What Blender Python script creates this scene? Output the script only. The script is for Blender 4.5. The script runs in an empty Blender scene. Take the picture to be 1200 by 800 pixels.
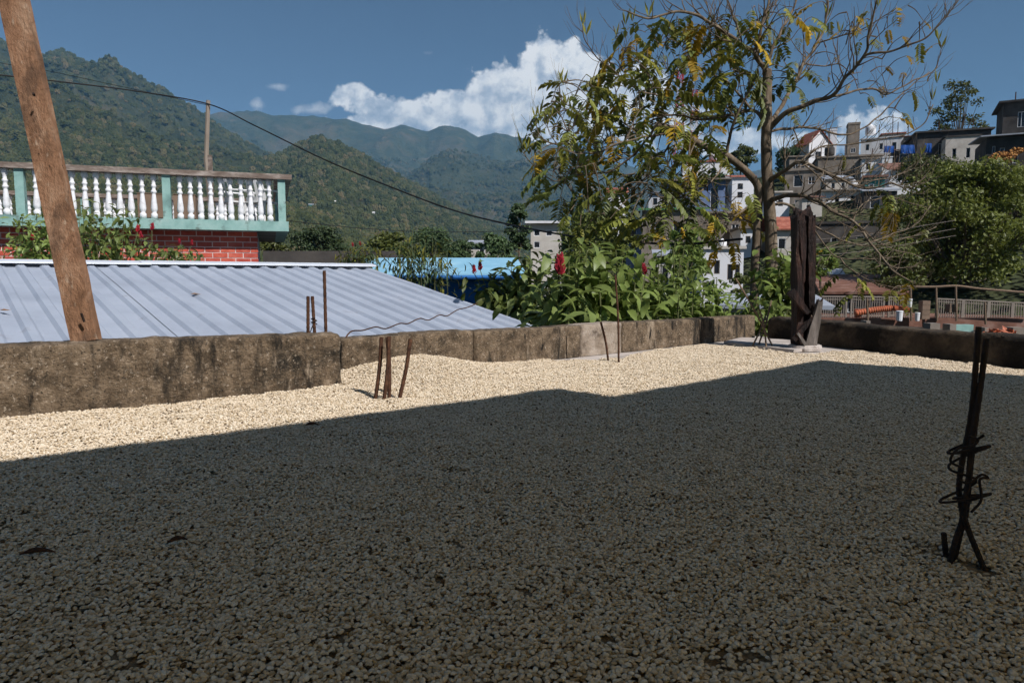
import bpy, bmesh, math, random
import numpy as np
from mathutils import Vector, Matrix, Euler, noise as mnoise

random.seed(7)
RNG = np.random.default_rng(11)
S = bpy.context.scene
COL = S.collection

# ------------------------------------------------------------------ camera
FPX, HZ, EYE = 820.0, 325.0, 0.45          # focal length and horizon in px of the 1200x800 photo, eye height in m
PITCH = math.atan((400.0 - HZ) / FPX)
cd = bpy.data.cameras.new('camera')
cd.sensor_width = 36.0
cd.lens = 36.0 * FPX / 1200.0
cd.clip_start = 0.05
cd.clip_end = 60000.0
cam = bpy.data.objects.new('camera', cd)
COL.objects.link(cam)
cam.location = (0, 0, EYE)
cam.rotation_euler = (math.pi / 2 - PITCH, 0, 0)
S.camera = cam

# ------------------------------------------------------------------ sun, exposure
SUN_EL = math.radians(45.0)
SUN_H = Vector((0.68, -0.73, 0)).normalized()          # horizontal direction towards the sun
SUN_DIR = Vector((SUN_H.x * math.cos(SUN_EL), SUN_H.y * math.cos(SUN_EL), math.sin(SUN_EL)))
sd = bpy.data.lights.new('sun', 'SUN')
sd.energy = 5.0
sd.angle = math.radians(0.55)
sd.color = (1.0, 0.965, 0.96)
sun = bpy.data.objects.new('sun', sd)
COL.objects.link(sun)
sun.rotation_euler = (-SUN_DIR).to_track_quat('-Z', 'Y').to_euler()
sun.location = (6, -6, 12)
S.view_settings.view_transform = 'Standard'
S.view_settings.look = 'None'
S.view_settings.gamma = 1.0
S.view_settings.use_curve_mapping = False
S.view_settings.exposure = 0.2
S.cycles.use_denoising = True
S.cycles.max_bounces = 4
S.cycles.diffuse_bounces = 3
S.cycles.use_light_tree = False
S.cycles.adaptive_threshold = 0.015
S.cycles.glossy_bounces = 2
S.cycles.transparent_max_bounces = 8
S.cycles.volume_bounces = 0
S.cycles.sample_clamp_indirect = 6.0


def ray(px, py):
    xc = (px - 600.0) / FPX
    yc = -(py - 400.0) / FPX
    c, s = math.cos(PITCH), math.sin(PITCH)
    return Vector((xc, c + yc * s, -s + yc * c))


def at(px, py, Y):
    d = ray(px, py)
    t = Y / d.y
    return Vector((d.x * t, Y, EYE + d.z * t))


def onz(px, py, z=0.0):
    d = ray(px, py)
    t = (z - EYE) / d.z
    return Vector((d.x * t, d.y * t, z))


def proj(p):
    c, s = math.cos(PITCH), math.sin(PITCH)
    y, z = p[1], p[2] - EYE
    f = y * c - z * s
    u = y * s + z * c
    return 600 + FPX * p[0] / f, 400 - FPX * u / f


# ------------------------------------------------------------------ world: sky with clouds
class NT:
    """tiny node tree helper"""
    def __init__(self, tree):
        self.t = tree
        tree.nodes.clear()

    def n(self, kind, **kw):
        nd = self.t.nodes.new(kind)
        for k, v in kw.items():
            if k.startswith('i_'):
                nd.inputs[k[2:].replace('_', ' ')].default_value = v
            else:
                setattr(nd, k, v)
        return nd

    def l(self, a, b):
        self.t.links.new(a, b)

    def val(self, x, sock):
        if isinstance(x, (int, float)):
            sock.default_value = x
        else:
            self.l(x, sock)

    def m(self, op, a, b=0.0, c=None, clamp=False):
        nd = self.t.nodes.new('ShaderNodeMath')
        nd.operation = op
        nd.use_clamp = clamp
        self.val(a, nd.inputs[0])
        self.val(b, nd.inputs[1])
        if c is not None:
            self.val(c, nd.inputs[2])
        return nd.outputs[0]

    def ramp(self, fac, stops, interp='LINEAR'):
        nd = self.t.nodes.new('ShaderNodeValToRGB')
        cr = nd.color_ramp
        cr.interpolation = interp
        while len(cr.elements) < len(stops):
            cr.elements.new(0.5)
        for e, (p, c) in zip(cr.elements, stops):
            e.position = p
            e.color = (c[0], c[1], c[2], 1) if len(c) == 3 else c
        self.l(fac, nd.inputs[0])
        return nd.outputs[0]

    def mix(self, fac, a, b, blend='MIX'):
        nd = self.t.nodes.new('ShaderNodeMix')
        nd.data_type = 'RGBA'
        nd.blend_type = blend
        self.val(fac, nd.inputs[0])
        for x, sock in ((a, nd.inputs[6]), (b, nd.inputs[7])):
            if isinstance(x, tuple):
                sock.default_value = (x[0], x[1], x[2], 1)
            else:
                self.l(x, sock)
        return nd.outputs[2]


SKY_STRENGTH = 0.054
world = bpy.data.worlds.new('World')
S.world = world
world.use_nodes = True
world.cycles.sampling_method = 'MANUAL'
world.cycles.sample_map_resolution = 512
W = NT(world.node_tree)
sky = W.n('ShaderNodeTexSky', sky_type='NISHITA', sun_disc=False)
sky.sun_elevation = SUN_EL
sky.sun_rotation = math.atan2(SUN_H.x, SUN_H.y)
sky.altitude = 2000
sky.air_density = 0.85
sky.dust_density = 0.15
sky.ozone_density = 1.3
tc = W.n('ShaderNodeTexCoord')
sep = W.n('ShaderNodeSeparateXYZ')
W.l(tc.outputs['Generated'], sep.inputs[0])
yy = W.m('MAXIMUM', sep.outputs[1], 0.05)
cu = W.m('DIVIDE', sep.outputs[0], yy)
cv = W.m('DIVIDE', sep.outputs[2], yy)
comb = W.n('ShaderNodeCombineXYZ')
W.l(cu, comb.inputs[0])
W.l(cv, comb.inputs[1])


def wnoise(scale, off, detail=9.0, rough=0.6):
    mp = W.n('ShaderNodeMapping')
    mp.inputs['Location'].default_value = off
    W.l(comb.outputs[0], mp.inputs[0])
    nz = W.n('ShaderNodeTexNoise')
    nz.inputs['Scale'].default_value = scale
    nz.inputs['Detail'].default_value = detail
    nz.inputs['Roughness'].default_value = rough
    W.l(mp.outputs[0], nz.inputs['Vector'])
    return nz.outputs[0]


# bodies of the cumulus bank and of the small fair-weather puffs: centre and radii in px directions, softness
CLOUDS = [(640, 82, 42, 44, 0), (668, 70, 24, 26, 0), (600, 112, 58, 42, 0), (650, 122, 62, 52, 0), (552, 128, 62, 30, 0),
          (500, 138, 70, 22, 0), (415, 112, 30, 16, 0), (440, 124, 44, 16, 0), (470, 145, 100, 14, 0), (610, 152, 110, 22, 0),
          (705, 112, 58, 48, 0), (762, 96, 34, 28, 0), (745, 140, 90, 34, 0), (866, 168, 60, 20, 0), (1020, 152, 58, 26, 0),
          (960, 170, 60, 14, 0), (325, 101, 26, 6, 1), (305, 124, 12, 9, 1), (368, 128, 28, 8, 1), (500, 62, 13, 5, 1), (557, 97, 16, 6, 1)]
fields = [None, None]
for (cx, cy, rx, ry, soft) in CLOUDS:
    d0 = ray(cx, cy)
    a = W.m('MULTIPLY', W.m('SUBTRACT', cu, d0.x / d0.y), FPX / rx)
    b = W.m('MULTIPLY', W.m('SUBTRACT', cv, d0.z / d0.y), FPX / ry)
    r2 = W.m('ADD', W.m('MULTIPLY', a, a), W.m('MULTIPLY', b, b))
    f = W.m('SUBTRACT', 1.0, W.m('SQRT', r2))
    fields[soft] = f if fields[soft] is None else W.m('SMOOTH_MAX', fields[soft], f, 0.25) if soft == 0 else W.m('MAXIMUM', fields[soft], f)
n_big = wnoise(26.0, (3.1, 1.7, 0), 7, 0.56)
n_shift = wnoise(26.0, (3.1 - 0.010, 1.7 - 0.014, 0), 7, 0.56)
n_low = wnoise(9.0, (0.4, 2.2, 0), 4, 0.5)
dens = W.m('ADD', fields[0], W.m('MULTIPLY', W.m('SUBTRACT', n_big, 0.5), 1.9))
mask0 = W.m('SMOOTHSTEP' if False else 'MULTIPLY', W.m('SUBTRACT', dens, 0.10), 4.5, clamp=True)
dens1 = W.m('ADD', fields[1], W.m('MULTIPLY', W.m('SUBTRACT', n_big, 0.58), 3.4))
mask1 = W.m('MULTIPLY', W.m('SUBTRACT', dens1, 0.0), 0.9, clamp=True)
mask1 = W.m('MULTIPLY', mask1, 0.62)
cmask = W.m('MAXIMUM', mask0, mask1)
front = W.m('MULTIPLY', W.m('SUBTRACT', sep.outputs[1], 0.12), 6.0, clamp=True)
cmask = W.m('MULTIPLY', cmask, front)
# billow relief: sunlit sides and grey shaded undersides are put into the cloud colour
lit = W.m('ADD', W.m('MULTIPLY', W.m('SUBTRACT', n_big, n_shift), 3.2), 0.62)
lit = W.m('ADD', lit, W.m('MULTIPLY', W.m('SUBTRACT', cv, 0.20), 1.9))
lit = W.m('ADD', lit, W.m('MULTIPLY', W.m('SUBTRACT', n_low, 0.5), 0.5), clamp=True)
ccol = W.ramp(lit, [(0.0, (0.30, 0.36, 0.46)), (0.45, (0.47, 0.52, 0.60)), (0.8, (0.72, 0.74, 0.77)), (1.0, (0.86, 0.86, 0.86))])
skyc = W.n('ShaderNodeVectorMath', operation='SCALE')
W.l(sky.outputs[0], skyc.inputs[0])
skyc.inputs['Scale'].default_value = 1.0
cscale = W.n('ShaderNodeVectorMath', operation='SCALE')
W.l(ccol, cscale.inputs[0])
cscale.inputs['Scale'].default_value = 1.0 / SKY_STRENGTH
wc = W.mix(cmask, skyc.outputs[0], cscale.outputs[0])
bg = W.n('ShaderNodeBackground')
bg.inputs['Strength'].default_value = SKY_STRENGTH
W.l(wc, bg.inputs['Color'])
wo = W.n('ShaderNodeOutputWorld')
W.l(bg.outputs[0], wo.inputs['Surface'])


# ------------------------------------------------------------------ materials
MATS = {}


def pm(name, stops, scale=6.0, rough=0.8, bump=0.2, bscale=None, detail=8.0, metallic=0.0, coords='Object', stretch=None,
       rnd=0.0, spots=None, trans=0.0, spec=0.3, dist=0.0, bdist=0.01, nrough=0.62, streak=None):
    """procedural material: noise through a colour ramp, optional spots (colour, scale, threshold), bump, per-object value jitter"""
    if name in MATS:
        return MATS[name]
    m = bpy.data.materials.new(name)
    m.use_nodes = True
    T = NT(m.node_tree)
    tcn = T.n('ShaderNodeTexCoord')
    vec = tcn.outputs[coords]
    if stretch:
        mp = T.n('ShaderNodeMapping')
        mp.inputs['Scale'].default_value = stretch
        T.l(vec, mp.inputs[0])
        vec = mp.outputs[0]
    nz = T.n('ShaderNodeTexNoise', i_Scale=scale, i_Detail=detail, i_Roughness=nrough, i_Distortion=dist)
    T.l(vec, nz.inputs['Vector'])
    fac = T.m('MULTIPLY_ADD', nz.outputs[0], 1.9, -0.45, clamp=True)
    col = T.ramp(fac, stops)
    if spots:
        for (sc_, ss, th, wid) in spots:
            n2 = T.n('ShaderNodeTexNoise', i_Scale=ss, i_Detail=9.0, i_Roughness=max(0.65, nrough))
            T.l(vec, n2.inputs['Vector'])
            k = T.m('MULTIPLY', T.m('SUBTRACT', n2.outputs[0], th), 1.0 / wid, clamp=True)
            col = T.mix(k, col, sc_)
    if streak:
        for (sc_, ss, th, wid) in streak:
            mp2 = T.n('ShaderNodeMapping')
            mp2.inputs['Scale'].default_value = (1, 1, 0.28)
            T.l(tcn.outputs[coords], mp2.inputs[0])
            n3 = T.n('ShaderNodeTexNoise', i_Scale=ss, i_Detail=10.0, i_Roughness=0.7)
            T.l(mp2.outputs[0], n3.inputs['Vector'])
            col = T.mix(T.m('MULTIPLY', T.m('SUBTRACT', n3.outputs[0], th), 1.0 / wid, clamp=True), col, sc_)
    if rnd:
        oi = T.n('ShaderNodeObjectInfo')
        hs = T.n('ShaderNodeHueSaturation')
        T.l(col, hs.inputs['Color'])
        T.l(T.m('MULTIPLY_ADD', oi.outputs['Random'], 2 * rnd, 1.0 - rnd), hs.inputs['Value'])
        T.l(T.m('MULTIPLY_ADD', oi.outputs['Random'], 0.03 * rnd, 0.5 - 0.015 * rnd), hs.inputs['Hue'])
        col = hs.outputs[0]
    bs = T.n('ShaderNodeBsdfPrincipled')
    T.l(col, bs.inputs['Base Color'])
    bs.inputs['Roughness'].default_value = rough
    bs.inputs['Metallic'].default_value = metallic
    bs.inputs['Specular IOR Level'].default_value = spec
    if bump:
        nb = T.n('ShaderNodeTexNoise', i_Scale=bscale or scale * 4, i_Detail=8.0, i_Roughness=0.65)
        T.l(vec, nb.inputs['Vector'])
        bp = T.n('ShaderNodeBump', i_Strength=bump)
        bp.inputs['Distance'].default_value = bdist
        T.l(nb.outputs[0], bp.inputs['Height'])
        T.l(bp.outputs[0], bs.inputs['Normal'])
    out = T.n('ShaderNodeOutputMaterial')
    if trans:
        tb = T.n('ShaderNodeBsdfTranslucent')
        T.l(col, tb.inputs['Color'])
        ms = T.n('ShaderNodeMixShader')
        ms.inputs[0].default_value = trans
        T.l(bs.outputs[0], ms.inputs[1])
        T.l(tb.outputs[0], ms.inputs[2])
        T.l(ms.outputs[0], out.inputs[0])
    else:
        T.l(bs.outputs[0], out.inputs[0])
    MATS[name] = m
    return m


def flat(name, c, rough=0.7, var=0.25, scale=5.0, bump=0.15, **kw):
    a = tuple(x * (1 - var) for x in c)
    b = tuple(min(1, x * (1 + var * 0.6)) for x in c)
    return pm(name, [(0.1, a), (0.55, c), (0.95, b)], scale=scale, rough=rough, bump=bump, **kw)


M_BEAN = None
M_CONC = pm('weathered_concrete', [(0.05, (0.035, 0.026, 0.017)), (0.35, (0.11, 0.078, 0.048)), (0.62, (0.215, 0.155, 0.098)), (0.92, (0.40, 0.31, 0.215))],
            scale=17.0, detail=15.0, nrough=0.74, rough=0.98, bump=1.0, bscale=90, spots=[((0.028, 0.023, 0.016), 5.5, 0.52, 0.12), ((0.42, 0.34, 0.25), 70.0, 0.57, 0.06), ((0.025, 0.02, 0.014), 95.0, 0.57, 0.06), ((0.02, 0.016, 0.012), 30.0, 0.62, 0.06), ((0.46, 0.39, 0.30), 15.0, 0.64, 0.06)], bdist=0.014,
            streak=[((0.026, 0.021, 0.015), 6.0, 0.535, 0.09), ((0.36, 0.28, 0.195), 9.0, 0.57, 0.09), ((0.016, 0.013, 0.010), 16.0, 0.60, 0.06)])
M_CONC_PALE = pm('pale_render', [(0.1, (0.17, 0.125, 0.085)), (0.5, (0.31, 0.25, 0.19)), (0.9, (0.46, 0.39, 0.32))], scale=12, nrough=.72, rough=0.95, bump=0.8, bscale=70,
                 spots=[((0.07, 0.05, 0.035), 8.0, 0.54, 0.12)])
M_CONC_DARK = pm('mossy_black_concrete', [(0.1, (0.030, 0.022, 0.015)), (0.5, (0.075, 0.055, 0.036)), (0.9, (0.17, 0.125, 0.08))], scale=6, rough=1.0, bump=0.9, bscale=40,
                 spots=[((0.018, 0.014, 0.01), 3.2, 0.47, 0.14)], bdist=0.015)
M_SLAB = pm('patio_concrete', [(0.1, (0.28, 0.24, 0.205)), (0.5, (0.46, 0.405, 0.355)), (0.9, (0.56, 0.50, 0.45))], scale=5, rough=0.9, bump=0.4, bscale=60,
            spots=[((0.16, 0.12, 0.09), 7.0, 0.60, 0.08)])
M_TIMBER = pm('sawn_timber', [(0.1, (0.13, 0.066, 0.034)), (0.5, (0.29, 0.155, 0.085)), (0.9, (0.42, 0.265, 0.165))], scale=9.0, rough=0.95, bump=0.8, bscale=60,
              stretch=(2.0, 2.0, 1.0), spots=[((0.44, 0.32, 0.22), 16.0, 0.60, 0.10), ((0.05, 0.025, 0.014), 34.0, 0.66, 0.05), ((0.15, 0.085, 0.05), 5.0, 0.52, 0.10)], dist=0.8)
M_TIMBER_END = flat('broken_wood', (0.45, 0.36, 0.27), 0.9, scale=20, bump=0.5)
M_RUST = pm('rusty_steel', [(0.1, (0.025, 0.012, 0.008)), (0.5, (0.075, 0.034, 0.018)), (0.9, (0.15, 0.07, 0.035))], scale=40, rough=0.9, bump=0.5, bscale=150, bdist=0.003)
M_RUST_DARK = pm('black_rusty_steel', [(0.1, (0.012, 0.008, 0.006)), (0.9, (0.045, 0.028, 0.02))], scale=40, rough=0.85, bump=0.5, bscale=150, bdist=0.003)
M_CHAR = pm('dark_rotten_wood', [(0.08, (0.005, 0.004, 0.0035)), (0.45, (0.018, 0.010, 0.008)), (0.78, (0.055, 0.026, 0.018)), (0.97, (0.22, 0.14, 0.095))], scale=9,
            rough=0.75, bump=0.9, bscale=26, stretch=(2.5, 2.5, 0.5), bdist=0.02, dist=0.5)
M_GREYWOOD = pm('grey_weathered_wood', [(0.1, (0.06, 0.05, 0.042)), (0.9, (0.22, 0.19, 0.165))], scale=12, rough=0.9, bump=0.6, stretch=(3, 3, .4))
M_ROOFMETAL = pm('galvanised_sheet', [(0.1, (0.33, 0.365, 0.425)), (0.55, (0.39, 0.43, 0.495)), (0.95, (0.45, 0.485, 0.545))], scale=1.6, rough=0.55, bump=0.03, metallic=0.1, spec=0.4,
                 spots=[((0.25, 0.25, 0.28), 3.2, 0.60, 0.16), ((0.62, 0.66, 0.72), 26.0, 0.68, 0.05), ((0.22, 0.15, 0.11), 9.0, 0.70, 0.06)])
M_RIDGE = flat('white_ridge_metal', (0.68, 0.71, 0.75), 0.45, var=0.08, bump=0.03, metallic=0.15)
M_WHITE = pm('white_paint', [(0.1, (0.55, 0.54, 0.53)), (0.4, (0.76, 0.76, 0.76)), (0.9, (0.82, 0.82, 0.82))], scale=6, rough=0.7, bump=0.1, spots=[((0.34, 0.31, 0.27), 11.0, 0.60, 0.10)])
M_TEAL = pm('teal_paint', [(0.1, (0.15, 0.26, 0.235)), (0.5, (0.25, 0.42, 0.375)), (0.9, (0.35, 0.50, 0.455))], scale=3.5, rough=0.75, bump=0.2, spots=[((0.10, 0.12, 0.10), 5.0, 0.56, 0.12), ((0.40, 0.40, 0.36), 22.0, 0.66, 0.05)])
M_BROWNRAIL = pm('brown_rail', [(0.1, (0.11, 0.075, 0.055)), (0.5, (0.20, 0.155, 0.125)), (0.9, (0.44, 0.38, 0.33))], scale=7, rough=0.85, bump=0.4, stretch=(.5, 1, 2))
M_BRICK = pm('red_brick', [(0.1, (0.36, 0.058, 0.036)), (0.5, (0.50, 0.088, 0.055)), (0.9, (0.58, 0.15, 0.10))], scale=9, rough=0.75, bump=0.2, rnd=0.16)
M_MORTAR = flat('pale_mortar', (0.72, 0.62, 0.58), 0.9)
M_BLUEROOF = pm('light_blue_roof', [(0.1, (0.20, 0.42, 0.56)), (0.6, (0.27, 0.52, 0.66)), (0.95, (0.38, 0.60, 0.70))], scale=1.5, rough=0.6, bump=0.05)
M_BLUEWALL = flat('strong_blue_paint', (0.022, 0.14, 0.40), 0.7, bump=0.05)
M_BARK = pm('tree_bark', [(0.1, (0.065, 0.046, 0.029)), (0.5, (0.15, 0.112, 0.073)), (0.9, (0.26, 0.205, 0.145))], scale=10, rough=0.95, bump=0.7, bscale=40, stretch=(1.4, 1.4, 0.6),
            spots=[((0.40, 0.36, 0.29), 13.0, 0.64, 0.07)])
M_BARK_FAR = flat('far_bark', (0.13, 0.10, 0.07), 0.95)
M_STEM = flat('green_stem', (0.12, 0.13, 0.05), 0.8)
M_TWIG = flat('dry_twig', (0.19, 0.13, 0.085), 0.9)
M_CABLE = flat('black_cable', (0.012, 0.012, 0.013), 0.6, bump=0)
M_GREYPOLE = flat('weathered_pole', (0.28, 0.23, 0.18), 0.9, stretch=(3, 3, .4))
M_LEAF = {
    'dark': flat('leaf_dark', (0.12, 0.14, 0.03), 0.5, var=0.4, scale=4, bump=0.05, rnd=0.35, trans=0.25, spec=0.35),
    'mid': flat('leaf_mid', (0.195, 0.21, 0.038), 0.5, var=0.35, scale=4, bump=0.05, rnd=0.35, trans=0.3, spec=0.35),
    'olive': flat('leaf_olive', (0.235, 0.225, 0.036), 0.55, var=0.35, scale=4, bump=0.05, rnd=0.35, trans=0.3, spec=0.3),
    'yellow': flat('leaf_yellow', (0.42, 0.27, 0.025), 0.6, var=0.35, scale=9, bump=0.05, rnd=0.3, trans=0.35, spec=0.25),
    'shrub': flat('shrub_leaf', (0.205, 0.26, 0.064), 0.42, var=0.3, scale=5, bump=0.08, rnd=0.35, trans=0.38, spec=0.5),
    'shrub_pale': flat('shrub_leaf_pale', (0.24, 0.31, 0.09), 0.45, var=0.3, scale=5, bump=0.08, rnd=0.3, trans=0.4, spec=0.45),
    'weed': flat('weed_leaf', (0.165, 0.215, 0.05), 0.5, var=0.4, scale=6, bump=0.05, rnd=0.4, trans=0.4),
    'sunny': flat('leaf_sunny', (0.165, 0.19, 0.036), 0.5, var=0.55, scale=1.2, bump=0.05, trans=0.35, spec=0.35),
    'oleander': flat('oleander_leaf', (0.075, 0.115, 0.045), 0.55, var=0.3, scale=6, bump=0.05, rnd=0.35, trans=0.25),
}
M_FLOWER = flat('red_flower', (0.36, 0.018, 0.030), 0.6, var=0.4, scale=30, bump=0.1, rnd=0.2)
M_ORANGE = flat('orange_pipe', (0.45, 0.13, 0.06), 0.5, bump=0.1)
M_PLASTICW = flat('white_plastic', (0.72, 0.72, 0.70), 0.5, var=0.1, bump=0)
M_CARD = flat('brown_cardboard', (0.21, 0.145, 0.10), 0.85)
M_GREYCONC = pm('grey_house_concrete', [(0.1, (0.12, 0.098, 0.078)), (0.5, (0.225, 0.19, 0.152)), (0.9, (0.33, 0.285, 0.235))], scale=0.9, rough=0.95, bump=0.2, bscale=8, bdist=.05)
M_DARKCONC = pm('dark_house_concrete', [(0.1, (0.035, 0.031, 0.028)), (0.5, (0.07, 0.062, 0.055)), (0.9, (0.12, 0.105, 0.09))], scale=0.8, rough=0.95, bump=0.2, bscale=8, bdist=.05)
M_CREAM = pm('cream_wall', [(0.1, (0.36, 0.32, 0.27)), (0.5, (0.52, 0.48, 0.42)), (0.9, (0.60, 0.56, 0.5))], scale=0.7, rough=0.9, bump=0.1, bscale=8)
M_HWHITE = pm('white_house_wall', [(0.1, (0.52, 0.51, 0.49)), (0.4, (0.72, 0.72, 0.72)), (0.9, (0.8, 0.8, 0.8))], scale=0.6, rough=0.85, bump=0.05)
M_HBLUE = flat('grey_blue_wall', (0.16, 0.22, 0.36), 0.85, scale=0.8)
M_TILE = pm('terracotta_roof', [(0.1, (0.20, 0.06, 0.04)), (0.5, (0.34, 0.105, 0.065)), (0.9, (0.44, 0.19, 0.13))], scale=2.2, rough=0.85, bump=0.3, bscale=6, bdist=.05)
M_RUSTROOF = pm('rusty_sheet_roof', [(0.1, (0.10, 0.045, 0.03)), (0.5, (0.19, 0.09, 0.06)), (0.9, (0.30, 0.20, 0.16))], scale=1.5, rough=0.8, bump=0.2, bdist=.03)
M_GREYROOF = pm('grey_sheet_roof', [(0.1, (0.26, 0.28, 0.31)), (0.9, (0.44, 0.47, 0.52))], scale=1.0, rough=0.6, bump=0.1)
M_HTEAL = flat('teal_wall', (0.025, 0.14, 0.125), 0.8, scale=0.8)
M_GREENROOF = flat('green_awning', (0.07, 0.22, 0.07), 0.7)
M_BOUNCE_OCHRE = flat('warm_bounce_ochre', (0.86, 0.69, 0.11), 0.8, var=0.05)  # warm tone chosen so the unseen roof bounces light onto the shaded beans
M_GLASS = flat('dark_window_pane', (0.018, 0.02, 0.024), 0.15, bump=0, spec=0.6)
M_TARP = flat('blue_tarpaulin', (0.012, 0.075, 0.30), 0.5, var=0.4, scale=1.0, bump=0.3)
M_RAILGREY = flat('grey_railing', (0.23, 0.195, 0.16), 0.75)
M_MASTRED = flat('mast_red', (0.50, 0.05, 0.04), 0.6, bump=0)
M_MASTWHITE = flat('mast_white', (0.75, 0.73, 0.72), 0.6, bump=0)
M_DRYORANGE = flat('dry_orange_leaves', (0.42, 0.20, 0.06), 0.9, rnd=0.2)


# ------------------------------------------------------------------ mesh helpers
class MB:
    def __init__(self):
        self.v, self.f, self.mi = [], [], []

    def add(self, verts, faces, mi=0):
        o = len(self.v)
        self.v.extend([tuple(p) for p in verts])
        self.f.extend([tuple(i + o for i in fc) for fc in faces])
        self.mi.extend([mi] * len(faces))
        return self

    def box(self, c, s, rz=0.0, mi=0, R=None):
        hx, hy, hz = s[0] / 2, s[1] / 2, s[2] / 2
        pts = [Vector((x, y, z)) for z in (-hz, hz) for (x, y) in ((-hx, -hy), (hx, -hy), (hx, hy), (-hx, hy))]
        R = R if R is not None else Matrix.Rotation(rz, 3, 'Z')
        c = Vector(c)
        return self.add([c + R @ p for p in pts], [(3, 2, 1, 0), (4, 5, 6, 7), (0, 1, 5, 4), (1, 2, 6, 5), (2, 3, 7, 6), (3, 0, 4, 7)], mi)

    def prism(self, poly, z0, z1, mi=0):
        n = len(poly)
        area = sum(poly[i][0] * poly[(i + 1) % n][1] - poly[(i + 1) % n][0] * poly[i][1] for i in range(n))
        if area < 0:
            poly = poly[::-1]
        vs = [(p[0], p[1], z0) for p in poly] + [(p[0], p[1], z1) for p in poly]
        fs = [tuple(reversed(range(n))), tuple(range(n, 2 * n))] + [(i, (i + 1) % n, n + (i + 1) % n, n + i) for i in range(n)]
        return self.add(vs, fs, mi)

    def tube(self, pts, rad, n=6, mi=0, caps=True):
        pts = [Vector(p) for p in pts]
        if isinstance(rad, (int, float)):
            rad = [rad] * len(pts)
        vs, fs = [], []
        prev = None
        for i, p in enumerate(pts):
            t = (pts[min(i + 1, len(pts) - 1)] - pts[max(i - 1, 0)])
            t = t.normalized() if t.length > 1e-9 else Vector((0, 0, 1))
            if prev is None:
                a = Vector((1, 0, 0)) if abs(t.x) < 0.8 else Vector((0, 1, 0))
            else:
                a = prev
            a = (a - t * a.dot(t)).normalized()
            b = t.cross(a)
            prev = a
            for k in range(n):
                th = 2 * math.pi * k / n
                vs.append(p + (a * math.cos(th) + b * math.sin(th)) * rad[i])
        for i in range(len(pts) - 1):
            for k in range(n):
                fs.append((i * n + k, i * n + (k + 1) % n, (i + 1) * n + (k + 1) % n, (i + 1) * n + k))
        if caps:
            fs.append(tuple(reversed(range(n))))
            fs.append(tuple(range((len(pts) - 1) * n, len(pts) * n)))
        return self.add(vs, fs, mi)

    def lathe(self, c, prof, n=10, mi=0):
        c = Vector(c)
        return self.tube([c + Vector((0, 0, z)) for r, z in prof], [r for r, z in prof], n, mi)

    def build(self, name, mats, parent=None, smooth=False, base=None):
        me = bpy.data.meshes.new(name)
        org = Vector((0, 0, 0))
        if parent is not None:
            org = world_loc(parent)
        elif base is not None:
            org = Vector(base)
        elif self.v:
            a = np.array(self.v)
            org = Vector((float(a[:, 0].mean()), float(a[:, 1].mean()), float(a[:, 2].min())))
        me.from_pydata([(p[0] - org.x, p[1] - org.y, p[2] - org.z) for p in self.v], [], self.f)
        mats = mats if isinstance(mats, (list, tuple)) else [mats]
        for m in mats:
            me.materials.append(m)
        if len(mats) > 1:
            me.polygons.foreach_set('material_index', self.mi)
        if smooth:
            me.polygons.foreach_set('use_smooth', [True] * len(me.polygons))
        me.update()
        o = bpy.data.objects.new(name, me)
        COL.objects.link(o)
        if parent is not None:
            o.parent = parent
        else:
            o.location = org
        return o


def world_loc(o):
    p = Vector((0, 0, 0))
    while o is not None:
        p += Vector(o.location)
        o = o.parent
    return p


def tag(o, label=None, cat=None, group=None, kind=None):
    if label:
        o['label'] = label
    if cat:
        o['category'] = cat
    if group:
        o['group'] = group
    if kind:
        o['kind'] = kind
    return o


def thing(name, label, cat, loc, group=None):
    o = bpy.data.objects.new(name, None)
    o.empty_display_size = 0.1
    COL.objects.link(o)
    o.location = loc
    return tag(o, label, cat, group)


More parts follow.
